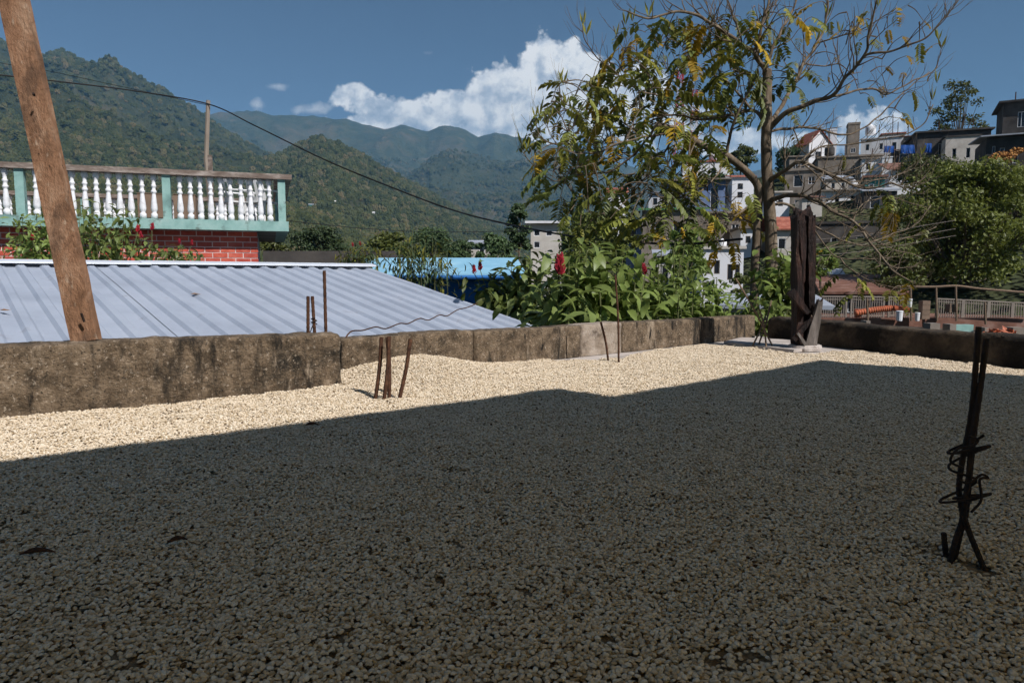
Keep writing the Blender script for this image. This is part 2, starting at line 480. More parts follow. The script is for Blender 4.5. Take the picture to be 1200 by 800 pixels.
def rough_block(a, b, thick, z0, za, zb, name, mat, parent=None, res=0.025, amp=0.008, seed=0.0, round_=0.012, nscale=9.0):
    """a cast concrete length from a to b (points on its inner face); the body lies on the left of a->b; uneven top and faces"""
    a, b = Vector((a[0], a[1], 0)), Vector((b[0], b[1], 0))
    L = (b - a).length
    u = (b - a) / L
    w = Vector((-u.y, u.x, 0))
    H = max(za, zb) - z0
    nx, ny, nz = max(2, int(L / res)), max(2, int(thick / (res * 1.3))), max(3, int(H / res))
    bm = bmesh.new()
    grid = {}

    def vert(i, j, k):
        key = (i, j, k)
        if key in grid:
            return grid[key]
        fx, fy, fz = i / nx, j / ny, k / nz
        top = za + (zb - za) * fx
        x, y, z = fx * L, fy * thick, z0 + (top - z0) * fz
        # rounded edges
        ez = max(0.0, z - (top - round_)) / round_
        ey = max(0.0, round_ - y) / round_
        eyb = max(0.0, y - (thick - round_)) / round_
        ex = max(0.0, round_ - x) / round_
        exb = max(0.0, x - (L - round_)) / round_
        k2 = round_ * 0.55
        y += (ez * 0.5 + ex * .4 + exb * .4) * k2 * (1 if j == 0 else -1 if j == ny else 0)
        z -= (ey + eyb + ex + exb) * 0.6 * k2 * (1 if k == nz else 0)
        x += (ez * .5) * k2 * (1 if i == 0 else -1 if i == nx else 0)
        p = a + u * x + w * y + Vector((0, 0, z))
        q = Vector((p.x * nscale + seed, p.y * nscale, p.z * nscale))
        d = mnoise.noise_vector(q) * amp + mnoise.noise_vector(q * 3.1) * amp * 0.5
        if k == 0:
            d.z = 0
        if k == nz:
            d.z += mnoise.noise(Vector((p.x * 2.3 + seed, p.y * 2.3, 0))) * amp * 1.2
        grid[key] = bm.verts.new(p + d)
        return grid[key]

    for i in range(nx):
        for k in range(nz):
            bm.faces.new((vert(i, 0, k), vert(i + 1, 0, k), vert(i + 1, 0, k + 1), vert(i, 0, k + 1)))
            bm.faces.new((vert(i + 1, ny, k), vert(i, ny, k), vert(i, ny, k + 1), vert(i + 1, ny, k + 1)))
        for j in range(ny):
            bm.faces.new((vert(i, j, nz), vert(i + 1, j, nz), vert(i + 1, j + 1, nz), vert(i, j + 1, nz)))
    for j in range(ny):
        for k in range(nz):
            bm.faces.new((vert(0, j + 1, k), vert(0, j, k), vert(0, j, k + 1), vert(0, j + 1, k + 1)))
            bm.faces.new((vert(nx, j, k), vert(nx, j + 1, k), vert(nx, j + 1, k + 1), vert(nx, j, k + 1)))
    me = bpy.data.meshes.new(name)
    org = world_loc(parent) if parent is not None else a + Vector((0, 0, z0))
    for v in bm.verts:
        v.co -= org
    bm.to_mesh(me)
    bm.free()
    me.materials.append(mat)
    me.polygons.foreach_set('use_smooth', [True] * len(me.polygons))
    o = bpy.data.objects.new(name, me)
    COL.objects.link(o)
    if parent is not None:
        o.parent = parent
    else:
        o.location = org
    return o


def smoothpath(pts, n=6):
    """Catmull-Rom through 3D points"""
    P = [Vector(p) for p in pts]
    if len(P) < 3:
        return P
    Q = [P[0] * 2 - P[1]] + P + [P[-1] * 2 - P[-2]]
    out = []
    for i in range(1, len(Q) - 2):
        for k in range(n):
            t = k / n
            p0, p1, p2, p3 = Q[i - 1], Q[i], Q[i + 1], Q[i + 2]
            out.append(0.5 * ((2 * p1) + (p2 - p0) * t + (2 * p0 - 5 * p1 + 4 * p2 - p3) * t * t + (3 * p1 - p0 - 3 * p2 + p3) * t ** 3))
    out.append(P[-1])
    return out


# numpy value-noise
_perm = RNG.permutation(512)
_perm = np.concatenate([_perm, _perm])
_rv = RNG.random(1024) * 2 - 1


def vnoise(x, y):
    xi, yi = np.floor(x).astype(int), np.floor(y).astype(int)
    xf, yf = x - xi, y - yi
    sx, sy = xf * xf * xf * (xf * (xf * 6 - 15) + 10), yf * yf * yf * (yf * (yf * 6 - 15) + 10)

    def h(a, b):
        return _rv[_perm[(_perm[a & 511] + b) & 511]]
    n00, n10, n01, n11 = h(xi, yi), h(xi + 1, yi), h(xi, yi + 1), h(xi + 1, yi + 1)
    return (n00 * (1 - sx) + n10 * sx) * (1 - sy) + (n01 * (1 - sx) + n11 * sx) * sy


def fbm(x, y, o=5, ridged=False):
    s, a, t = 0.0, 1.0, 0.0
    for k in range(o):
        n = vnoise(x + 17.3 * k, y - 9.1 * k)
        s = s + a * ((1 - 2 * np.abs(n)) if ridged else n)
        t += a
        a *= 0.5
        x, y = x * 2.03, y * 2.03
    return s / t


# ------------------------------------------------------------------ terrain
GROUND_Z = -4.5


def skyline(pts):
    th, el = [], []
    for px, py in pts:
        d = ray(px, py)
        th.append(math.atan2(d.x, d.y))
        el.append(d.z / math.hypot(d.x, d.y))
    return np.array(th), np.array(el)


LAYERS = [  # crest in px directions, crest distance, run of the front slope, noise amplitude share
    (skyline([(-900, 120), (-300, 70), (-120, 50), (0, 50), (15, 62), (50, 69), (75, 65), (95, 71), (115, 81), (130, 77), (150, 89), (190, 108), (225, 126), (262, 150),
              (330, 188), (420, 232), (520, 275), (600, 310), (680, 325)]), 2000.0, 1500.0, 0.22),
    (skyline([(-200, 150), (150, 142), (240, 133), (270, 131), (300, 129), (320, 136), (350, 138), (400, 141), (425, 147), (450, 152), (470, 148), (500, 156), (520, 150),
              (545, 156), (560, 163), (580, 158), (600, 163), (625, 168), (660, 176), (720, 188), (800, 200), (900, 196), (1000, 190), (1200, 160), (1500, 120), (2200, 110)]), 3900.0, 2300.0, 0.26),
    (skyline([(330, 300), (420, 250), (470, 212), (505, 184), (530, 176), (560, 184), (590, 192), (615, 188), (640, 198), (720, 214), (900, 205), (1200, 190), (1500, 160)]), 2700.0, 1500.0, 0.22),
    (skyline([(-300, 150), (0, 158), (100, 172), (200, 188), (290, 190), (335, 180), (368, 161), (400, 169), (440, 192), (480, 213), (520, 236), (560, 256), (610, 284), (680, 318), (760, 330)]), 1300.0, 800.0, 0.10),
    (skyline([(-400, 190), (0, 200), (100, 210), (200, 222), (300, 236), (350, 246), (420, 268), (500, 286), (560, 300), (620, 316), (700, 330)]), 720.0, 480.0, 0.14),
    (skyline([(520, 330), (600, 318), (660, 300), (720, 276), (800, 232), (900, 205), (1000, 190), (1100, 184), (1200, 170), (1400, 150), (2500, 130)]), 125.0, 109.0, 0.03),
]


def height(th, r):
    """terrain height in metres over the camera's own polar coordinates"""
    x, y = r * np.sin(th), r * np.cos(th)
    z = np.full_like(th, GROUND_Z) + 0.0
    back = np.clip((np.abs(th) - 1.15) / 0.5, 0, 1)
    for i, ((tt, el), D, run, namp) in enumerate(LAYERS):
        e = np.interp(th, tt, el)
        hc = np.maximum(0.0, e * D + EYE - GROUND_Z)
        t = (r - (D - run)) / run
        up = np.clip(t, 0, 1)
        prof = up if i == 5 else up ** 1.15
        down = np.clip((r - D) / (run * 1.3), 0, 1)
        prof = prof * (1 - 0.75 * down * down * (3 - 2 * down))
        sc = D * 0.16
        nz = fbm(x / sc + 5 * i, y / sc + 3 * i, 5, True) * 0.7 + fbm(x / (sc * .3), y / (sc * .3), 4) * 0.35
        amp = namp * np.minimum(1.0, 2.2 * prof) * (1 - 0.75 * np.clip(1 - np.abs(r - D) / (0.22 * run), 0, 1))
        zz = GROUND_Z + hc * np.maximum(0, prof + amp * (nz - 0.15)) * np.where(prof > 0, 1, 0)
        zz = GROUND_Z + (zz - GROUND_Z) * (1 - back * (0.0 if i == 1 else 0.9))
        z = np.maximum(z, zz)
    return z


def hgt(p):
    return float(height(np.array([math.atan2(p[0], p[1])]), np.array([math.hypot(p[0], p[1])]))[0])


def ground_hit(px, py, r0=16.0, r1=4000.0):
    """where the ray through a pixel meets the hillside"""
    d = ray(px, py)
    th = math.atan2(d.x, d.y)
    el = d.z / math.hypot(d.x, d.y)
    rs = np.geomspace(r0, r1, 900)
    zs = height(np.full_like(rs, th), rs)
    k = np.nonzero(zs >= EYE + el * rs)[0]
    r = float(rs[k[0]]) if len(k) else r1
    return Vector((r * math.sin(th), r * math.cos(th), EYE + el * r))


def make_terrain():
    th = np.concatenate([np.linspace(-math.pi, -0.85, 50)[:-1], np.linspace(-0.85, 0.85, 560), np.linspace(0.85, math.pi, 50)[1:]])
    r = np.concatenate([[0.5, 8.0], np.geomspace(14, 13000, 300)])
    TH, R = np.meshgrid(th, r, indexing='ij')
    Z = height(TH.ravel(), R.ravel()).reshape(TH.shape)
    V = np.stack([R * np.sin(TH), R * np.cos(TH), Z], -1).reshape(-1, 3)
    nt, nr = TH.shape
    i, j = np.meshgrid(np.arange(nt - 1), np.arange(nr - 1), indexing='ij')
    a = (i * nr + j).ravel()
    F = np.stack([a, a + 1, a + nr + 1, a + nr], -1)
    me = bpy.data.meshes.new('hillside_terrain')
    me.vertices.add(len(V))
    me.vertices.foreach_set('co', V.ravel())
    me.loops.add(F.size)
    me.loops.foreach_set('vertex_index', F.ravel())
    me.polygons.add(len(F))
    me.polygons.foreach_set('loop_start', np.arange(0, F.size, 4))
    me.polygons.foreach_set('loop_total', np.full(len(F), 4))
    me.polygons.foreach_set('use_smooth', np.ones(len(F), bool))
    me.update()
    me.validate()
    o = bpy.data.objects.new('hillside_terrain', me)
    COL.objects.link(o)
    m = bpy.data.materials.new('forested_slopes')
    m.use_nodes = True
    T = NT(m.node_tree)
    tcn = T.n('ShaderNodeTexCoord')
    v = tcn.outputs['Object']

    def nz(s, d=8.0, ro=0.6):
        nd = T.n('ShaderNodeTexNoise', i_Scale=s, i_Detail=d, i_Roughness=ro)
        T.l(v, nd.inputs['Vector'])
        return T.m('MULTIPLY_ADD', nd.outputs[0], 1.9, -0.45, clamp=True)
    c = T.ramp(nz(0.02, 10, 0.7), [(0.15, (0.026, 0.034, 0.016)), (0.5, (0.052, 0.060, 0.029)), (0.85, (0.090, 0.090, 0.045))])
    c = T.mix(T.m('MULTIPLY', T.m('SUBTRACT', nz(0.0035, 6), 0.55), 3.0, clamp=True), c, (0.13, 0.105, 0.065))
    c = T.mix(T.m('MULTIPLY', T.m('SUBTRACT', nz(0.006, 8), 0.74), 6.0, clamp=True), c, (0.22, 0.17, 0.11))
    b = T.n('ShaderNodeBsdfPrincipled')
    b.inputs['Roughness'].default_value = 1.0
    b.inputs['Specular IOR Level'].default_value = 0.05
    T.l(c, b.inputs['Base Color'])
    bp = T.n('ShaderNodeBump', i_Strength=1.0)
    bp.inputs['Distance'].default_value = 9.0
    T.l(nz(0.05, 6, 0.7), bp.inputs['Height'])
    T.l(bp.outputs[0], b.inputs['Normal'])
    out = T.n('ShaderNodeOutputMaterial')
    T.l(b.outputs[0], out.inputs[0])
    me.materials.append(m)
    tag(o, kind='structure')
    return o


make_terrain()


# ------------------------------------------------------------------ geometry-node scatter (masses only)
def point_mesh(name, pts, rot, scl):
    me = bpy.data.meshes.new(name)
    me.vertices.add(len(pts))
    me.vertices.foreach_set('co', np.asarray(pts, dtype=np.float32).ravel())
    a = me.attributes.new('rot', 'FLOAT_VECTOR', 'POINT')
    a.data.foreach_set('vector', np.asarray(rot, dtype=np.float32).ravel())
    a = me.attributes.new('scl', 'FLOAT_VECTOR', 'POINT')
    a.data.foreach_set('vector', np.asarray(scl, dtype=np.float32).ravel())
    me.update()
    o = bpy.data.objects.new(name, me)
    COL.objects.link(o)
    return o


def scatter_modifier(o, make_sources, mat=None):
    ng = bpy.data.node_groups.new(o.name + '_scatter', 'GeometryNodeTree')
    ng.interface.new_socket('Geometry', in_out='INPUT', socket_type='NodeSocketGeometry')
    ng.interface.new_socket('Geometry', in_out='OUTPUT', socket_type='NodeSocketGeometry')
    N, Lk = ng.nodes, ng.links
    gi, go = N.new('NodeGroupInput'), N.new('NodeGroupOutput')
    iop = N.new('GeometryNodeInstanceOnPoints')
    Lk.new(gi.outputs[0], iop.inputs['Points'])
    g2i = N.new('GeometryNodeGeometryToInstance')
    srcs = make_sources(N, Lk)
    for s in srcs:
        Lk.new(s, g2i.inputs[0])
    Lk.new(g2i.outputs[0], iop.inputs['Instance'])
    iop.inputs['Pick Instance'].default_value = True
    rv = N.new('FunctionNodeRandomValue')
    rv.data_type = 'INT'
    rv.inputs[4].default_value = 0
    rv.inputs[5].default_value = len(srcs) - 1
    Lk.new(rv.outputs[2], iop.inputs['Instance Index'])
    for nm, sock in (('rot', 'Rotation'), ('scl', 'Scale')):
        at_ = N.new('GeometryNodeInputNamedAttribute')
        at_.data_type = 'FLOAT_VECTOR'
        at_.inputs[0].default_value = nm
        Lk.new(at_.outputs[0], iop.inputs[sock])
    Lk.new(iop.outputs[0], go.inputs[0])
    md = o.modifiers.new('scatter', 'NODES')
    md.node_group = ng
    return md


def make_forest():
    n = 95000
    th = RNG.uniform(-0.74, 0.10, n)
    r = np.exp(RNG.uniform(math.log(300), math.log(3300), n))
    z = height(th, r)
    dens = fbm(r * np.sin(th) / 160, r * np.cos(th) / 160, 4)
    keep = (z > GROUND_Z + 2) & (dens > RNG.uniform(-0.75, 0.25, n))
    th, r, z = th[keep], r[keep], z[keep]
    k = len(th)
    s = (1.5 + 3.6 * RNG.random(k) ** 2.0) * (0.85 + 0.35 * np.clip(r / 2500, 0, 1))
    pts = np.stack([r * np.sin(th), r * np.cos(th), z + s * 0.35], -1)
    rot = np.stack([RNG.uniform(-.2, .2, k), RNG.uniform(-.2, .2, k), RNG.uniform(0, 6.28, k)], -1)
    scl = np.stack([s * RNG.uniform(.8, 1.2, k), s * RNG.uniform(.8, 1.2, k), s * RNG.uniform(.8, 1.5, k)], -1)
    o = point_mesh('forest', pts, rot, scl)
    m = bpy.data.materials.new('forest_crowns')
    m.use_nodes = True
    T = NT(m.node_tree)
    oi = T.n('ShaderNodeObjectInfo')
    c = T.ramp(oi.outputs['Random'], [(0.0, (0.042, 0.050, 0.019)), (0.4, (0.060, 0.070, 0.026)), (0.75, (0.084, 0.088, 0.035)), (0.93, (0.112, 0.10, 0.045)), (1.0, (0.15, 0.12, 0.062))])
    tcn = T.n('ShaderNodeTexCoord')
    nz = T.n('ShaderNodeTexNoise', i_Scale=5.0, i_Detail=5.0)
    T.l(tcn.outputs['Object'], nz.inputs['Vector'])
    b = T.n('ShaderNodeBsdfPrincipled')
    b.inputs['Roughness'].default_value = 1.0
    b.inputs['Specular IOR Level'].default_value = 0.05
    T.l(c, b.inputs['Base Color'])
    bp = T.n('ShaderNodeBump', i_Strength=1.0)
    bp.inputs['Distance'].default_value = 0.6
    T.l(nz.outputs[0], bp.inputs['Height'])
    T.l(bp.outputs[0], b.inputs['Normal'])
    out = T.n('ShaderNodeOutputMaterial')
    T.l(b.outputs[0], out.inputs[0])
    o.data.materials.append(m)

    def srcs(N, Lk):
        outs = []
        for q in range(3):
            ico = N.new('GeometryNodeMeshIcoSphere')
            ico.inputs['Radius'].default_value = 1.0
            ico.inputs['Subdivisions'].default_value = 4
            nzn = N.new('ShaderNodeTexNoise')
            nzn.noise_dimensions = '4D'
            nzn.inputs['W'].default_value = 3.7 * q
            nzn.inputs['Scale'].default_value = 1.9
            nzn.inputs['Detail'].default_value = 4.0
            nzn.inputs['Roughness'].default_value = 0.75
            sp = N.new('GeometryNodeSetPosition')
            Lk.new(ico.outputs[0], sp.inputs[0])
            pos = N.new('GeometryNodeInputPosition')
            ml = N.new('ShaderNodeMath')
            ml.operation = 'MULTIPLY_ADD'
            Lk.new(nzn.outputs[0], ml.inputs[0])
            ml.inputs[1].default_value = 2.2
            ml.inputs[2].default_value = -1.1
            vm = N.new('ShaderNodeVectorMath')
            vm.operation = 'SCALE'
            Lk.new(pos.outputs[0], vm.inputs[0])
            Lk.new(ml.outputs[0], vm.inputs['Scale'])
            Lk.new(vm.outputs[0], sp.inputs['Offset'])
            sm = N.new('GeometryNodeSetMaterial')
            sm.inputs['Material'].default_value = m
            Lk.new(sp.outputs[0], sm.inputs[0])
            outs.append(sm.outputs[0])
        return outs
    scatter_modifier(o, srcs)
    tag(o, 'dense green forest covering the valley slopes and foothills', 'forest', kind='stuff')


make_forest()

# ------------------------------------------------------------------ haze
hz = MB().box((0, 0, 545), (27600, 27600, 1110))
hazeo = hz.build('haze', [], base=(0, 0, 0))
hm = bpy.data.materials.new('valley_haze')
hm.use_nodes = True
T = NT(hm.node_tree)
pv = T.n('ShaderNodeVolumePrincipled')
pv.inputs['Color'].default_value = (0.27, 0.62, 0.98, 1)
pv.inputs['Density'].default_value = 0.00013
pv.inputs['Anisotropy'].default_value = 0.0
ho = T.n('ShaderNodeOutputMaterial')
T.l(pv.outputs[0], ho.inputs['Volume'])
hazeo.data.materials.append(hm)
tag(hazeo, kind='stuff')

# ------------------------------------------------------------------ patio floor and parapets
W1A, W1B = onz(0, 487, 0.02), onz(400, 452, 0.02)
W1A.z = W1B.z = 0
W1D = (W1B - W1A).normalized()
W1A = W1A - W1D * 2.6
W2A, W2B = Vector((-0.709, 2.98, 0)), Vector((1.817, 5.18, 0))
W2D = (W2B - W2A).normalized()
W3A, W3B = Vector((1.82, 5.16, 0)), Vector((2.50, 3.38, 0))
W3D = (W3B - W3A).normalized()
W3B = W3A + W3D * 5.2


def left(d):
    return Vector((-d.y, d.x, 0))


floor_poly = [W1A + left(W1D) * 0.17, W1B + left(W1D) * 0.19, W2A + left(W2D) * 0.16, W2B + left(W2D) * 0.16 + W2D * 0.16, W3A + left(W3D) * 0.16 + W2D * .02, W3B + left(W3D) * 0.16,
              Vector((7.5, -6.5, 0)), Vector((-5.0, -6.5, 0))]
MB().prism([(p.x, p.y) for p in floor_poly], GROUND_Z - 0.3, 0.0).build('patio_floor', M_SLAB, base=(0, 0, 0))['kind'] = 'structure'

# thick cast parapet on the left
tag(rough_block(W1A, W1B, 0.165, 0.003, 0.245, 0.232, 'concrete_parapet', M_CONC, amp=0.0055, seed=3.0, round_=0.012, res=0.012, nscale=16),
    'thick mottled brown concrete parapet carrying the leaning timber post', 'parapet wall')

# block parapet
w2 = thing('block_parapet', 'low parapet of mossy concrete blocks in front of the red-flowered shrubs', 'parapet wall', W2A)


def on_line(px, A, D):
    d = ray(px, 400)
    t = (A.y * d.x / d.y - A.x) / (D.x - D.y * d.x / d.y)
    return A + D * t


joints = [402, 483, 556, 620, 681, 729, 786, 838, 890]
sA = [(on_line(p, W2A, W2D) - W2A).dot(W2D) for p in joints]
sA[0] = -0.02
LW2 = (W2B - W2A).length
sA[-1] = LW2 + 0.0
for i in range(len(joints) - 1):
    a, b = W2A + W2D * (sA[i] + 0.004), W2A + W2D * (sA[i + 1] - 0.004)
    off = left(W2D) * (0.006 * math.sin(i * 2.3) + (0.014 if i == 7 else 0))
    za = 0.190 - 0.02 * sA[i] / LW2 + 0.004 * math.sin(i * 1.7)
    zb = 0.190 - 0.02 * sA[i + 1] / LW2 + 0.004 * math.sin(i * 1.7 + 1)
    rough_block(a + off, b + off, 0.14, 0.003, za, zb, 'concrete_block', M_CONC_PALE if i in (4,) else M_CONC, w2, amp=0.0042, seed=i * 5.1, round_=0.007, res=0.016, nscale=14)
mo = MB()
cc = W2A + W2D * (LW2 / 2) + left(W2D) * 0.075
mo.box((cc.x, cc.y, 0.083), (LW2 - 0.05, 0.10, 0.155), math.atan2(W2D.y, W2D.x))
mo.build('mortar_core', M_CONC_DARK, w2)

tag(rough_block(W3A + W3D * 0.10, W3B, 0.14, 0.003, 0.165, 0.15, 'dark_parapet', M_CONC_DARK, amp=0.010, seed=31, round_=0.02, res=0.025),
    'blackened mossy concrete parapet running past the rotten post', 'parapet wall')

# bare raised screed strip in the corner
lp = [onz(848, 404), onz(930, 414), onz(962, 409.5), onz(935, 402), onz(868, 398.5)]
MB().prism([(p.x, p.y) for p in lp], 0.004, 0.022).build('screed_strip', M_SLAB)['kind'] = 'structure'

# ------------------------------------------------------------------ unseen roof behind, inferred from its shadow, shaped and coloured to bounce warm light
HROOF = 2.1
shift = SUN_H * (HROOF / math.tan(SUN_EL))
sh = [onz(0, 533, .025), onz(650, 452, .025), onz(715, 461, .025), onz(960, 419.5, .025), onz(1200, 440, .02)]
e0 = (sh[1] - sh[0]).normalized()
e1 = (sh[4] - sh[3]).normalized()
roofp = [sh[0] - e0 * 7, sh[1], sh[2], sh[3], sh[4] + e1 * 6.0]
roofp = [Vector((p.x + shift.x, p.y + shift.y, 0)) for p in roofp]
roofp[-1] = roofp[3] + e1 * 3.3
bk = [roofp[0] + e1 * 3.3]  # short depth, so sunlit floor behind lights the ceiling
hs = thing('unseen_bounce_roof', 'unseen flat roof on added columns shading the patio, ochre to bounce warm light', 'roof', (roofp[2].x + 1, roofp[2].y - 2, 0))
MB().prism([(p.x, p.y) for p in roofp + bk], HROOF - 0.14, HROOF).build('roof_slab', M_BOUNCE_OCHRE, hs)
for p in (roofp[3] - left(e0) * 0.2 - e0 * 0.2, roofp[4] + left(e0) * .2 - e0 * 0.2, roofp[3] - left(e0) * 0.2 - e0 * 6.5, roofp[4] + left(e0) * .2 - e0 * 6.5):
    MB().box((p.x, p.y, (HROOF - 0.142) / 2 + 0.002), (0.2, 0.2, HROOF - 0.146), math.atan2(e0.y, e0.x)).build('column', M_BOUNCE_OCHRE, hs)  # added supports, open sides let bounced light in

# ------------------------------------------------------------------ coffee beans
def bean_mesh(k):
    me = bpy.data.meshes.new('coffee_bean')
    nu, nv = 10, 7
    vs, fs = [], []
    for j in range(nv + 1):
        ph = -math.pi / 2 + math.pi * j / nv
        for i in range(nu):
            a = 2 * math.pi * i / nu
            x = math.cos(ph) * math.cos(a)
            y = math.cos(ph) * math.sin(a)
            z = math.sin(ph)
            if z < 0:
                z *= 0.35
                z += 0.30 * math.exp(-(y / 0.22) ** 2) * (1 - x * x)      # crease on the flat side
            vs.append((x * 0.0056 * (1 + 0.06 * k), y * 0.0045 * (1 - 0.04 * k), z * 0.0036))
    for j in range(nv):
        for i in range(nu):
            fs.append((j * nu + i, j * nu + (i + 1) % nu, (j + 1) * nu + (i + 1) % nu, (j + 1) * nu + i))
    me.from_pydata(vs, [], fs)
    me.polygons.foreach_set('use_smooth', [True] * len(me.polygons))
    me.update()
    return me


mb_ = bpy.data.materials.new('parchment_coffee')
mb_.use_nodes = True
T = NT(mb_.node_tree)
oi = T.n('ShaderNodeObjectInfo')
c = T.ramp(oi.outputs['Random'], [(0.0, (0.05, 0.026, 0.013)), (0.018, (0.12, 0.07, 0.035)), (0.032, (0.36, 0.26, 0.145)), (0.12, (0.50, 0.39, 0.255)), (0.5, (0.665, 0.55, 0.40)), (0.85, (0.75, 0.645, 0.49)), (1.0, (0.81, 0.72, 0.58))])
tcn = T.n('ShaderNodeTexCoord')
nz = T.n('ShaderNodeTexNoise', i_Scale=260.0, i_Detail=4.0)
T.l(tcn.outputs['Object'], nz.inputs['Vector'])
c = T.mix(T.m('MULTIPLY', T.m('SUBTRACT', nz.outputs[0], 0.5), 1.6, clamp=True), c, (0.42, 0.31, 0.17))
b = T.n('ShaderNodeBsdfPrincipled')
b.inputs['Roughness'].default_value = 0.75
b.inputs['Specular IOR Level'].default_value = 0.04
T.l(c, b.inputs['Base Color'])
out = T.n('ShaderNodeOutputMaterial')
T.l(b.outputs[0], out.inputs[0])
M_BEAN = mb_
BEANS = [bean_mesh(k) for k in range(3)]
for me in BEANS:
    me.materials.append(M_BEAN)


def seg_dist(P, A, D):
    """signed distance of points to the line through A along D (positive on its right, the patio side) and run along it"""
    dx, dy = P[:, 0] - A.x, P[:, 1] - A.y
    return dx * D.y - dy * D.x, dx * D.x + dy * D.y


MW = on_line(476, W2A, W2D)
MS = (MW - W2A).dot(W2D)


def bean_floor(P):
    """height of the layer's surface"""
    d2, s2 = seg_dist(P, W2A, W2D)
    z = 0.012 + 0.006 * fbm(P[:, 0] * 5, P[:, 1] * 5, 3) + 0.004 * fbm(P[:, 0] * 17, P[:, 1] * 17, 2)
    z = z + 0.085 * np.exp(-(np.maximum(d2, 0) / 0.26) ** 2) * np.exp(-((s2 - MS) / np.where(s2 < MS, 0.40, 0.36)) ** 2)
    return z


def bean_bounds(px):
    return np.interp(px, [-200, 0, 400, 402, 440, 560, 600, 650, 690, 730, 760, 820, 860, 900, 940, 1000, 1100, 1200, 1400],
                     [505, 480, 445, 400, 400, 400, 416, 425.5, 424, 422, 414, 406, 406.5, 411.5, 417.5, 413, 424.5, 436, 462])


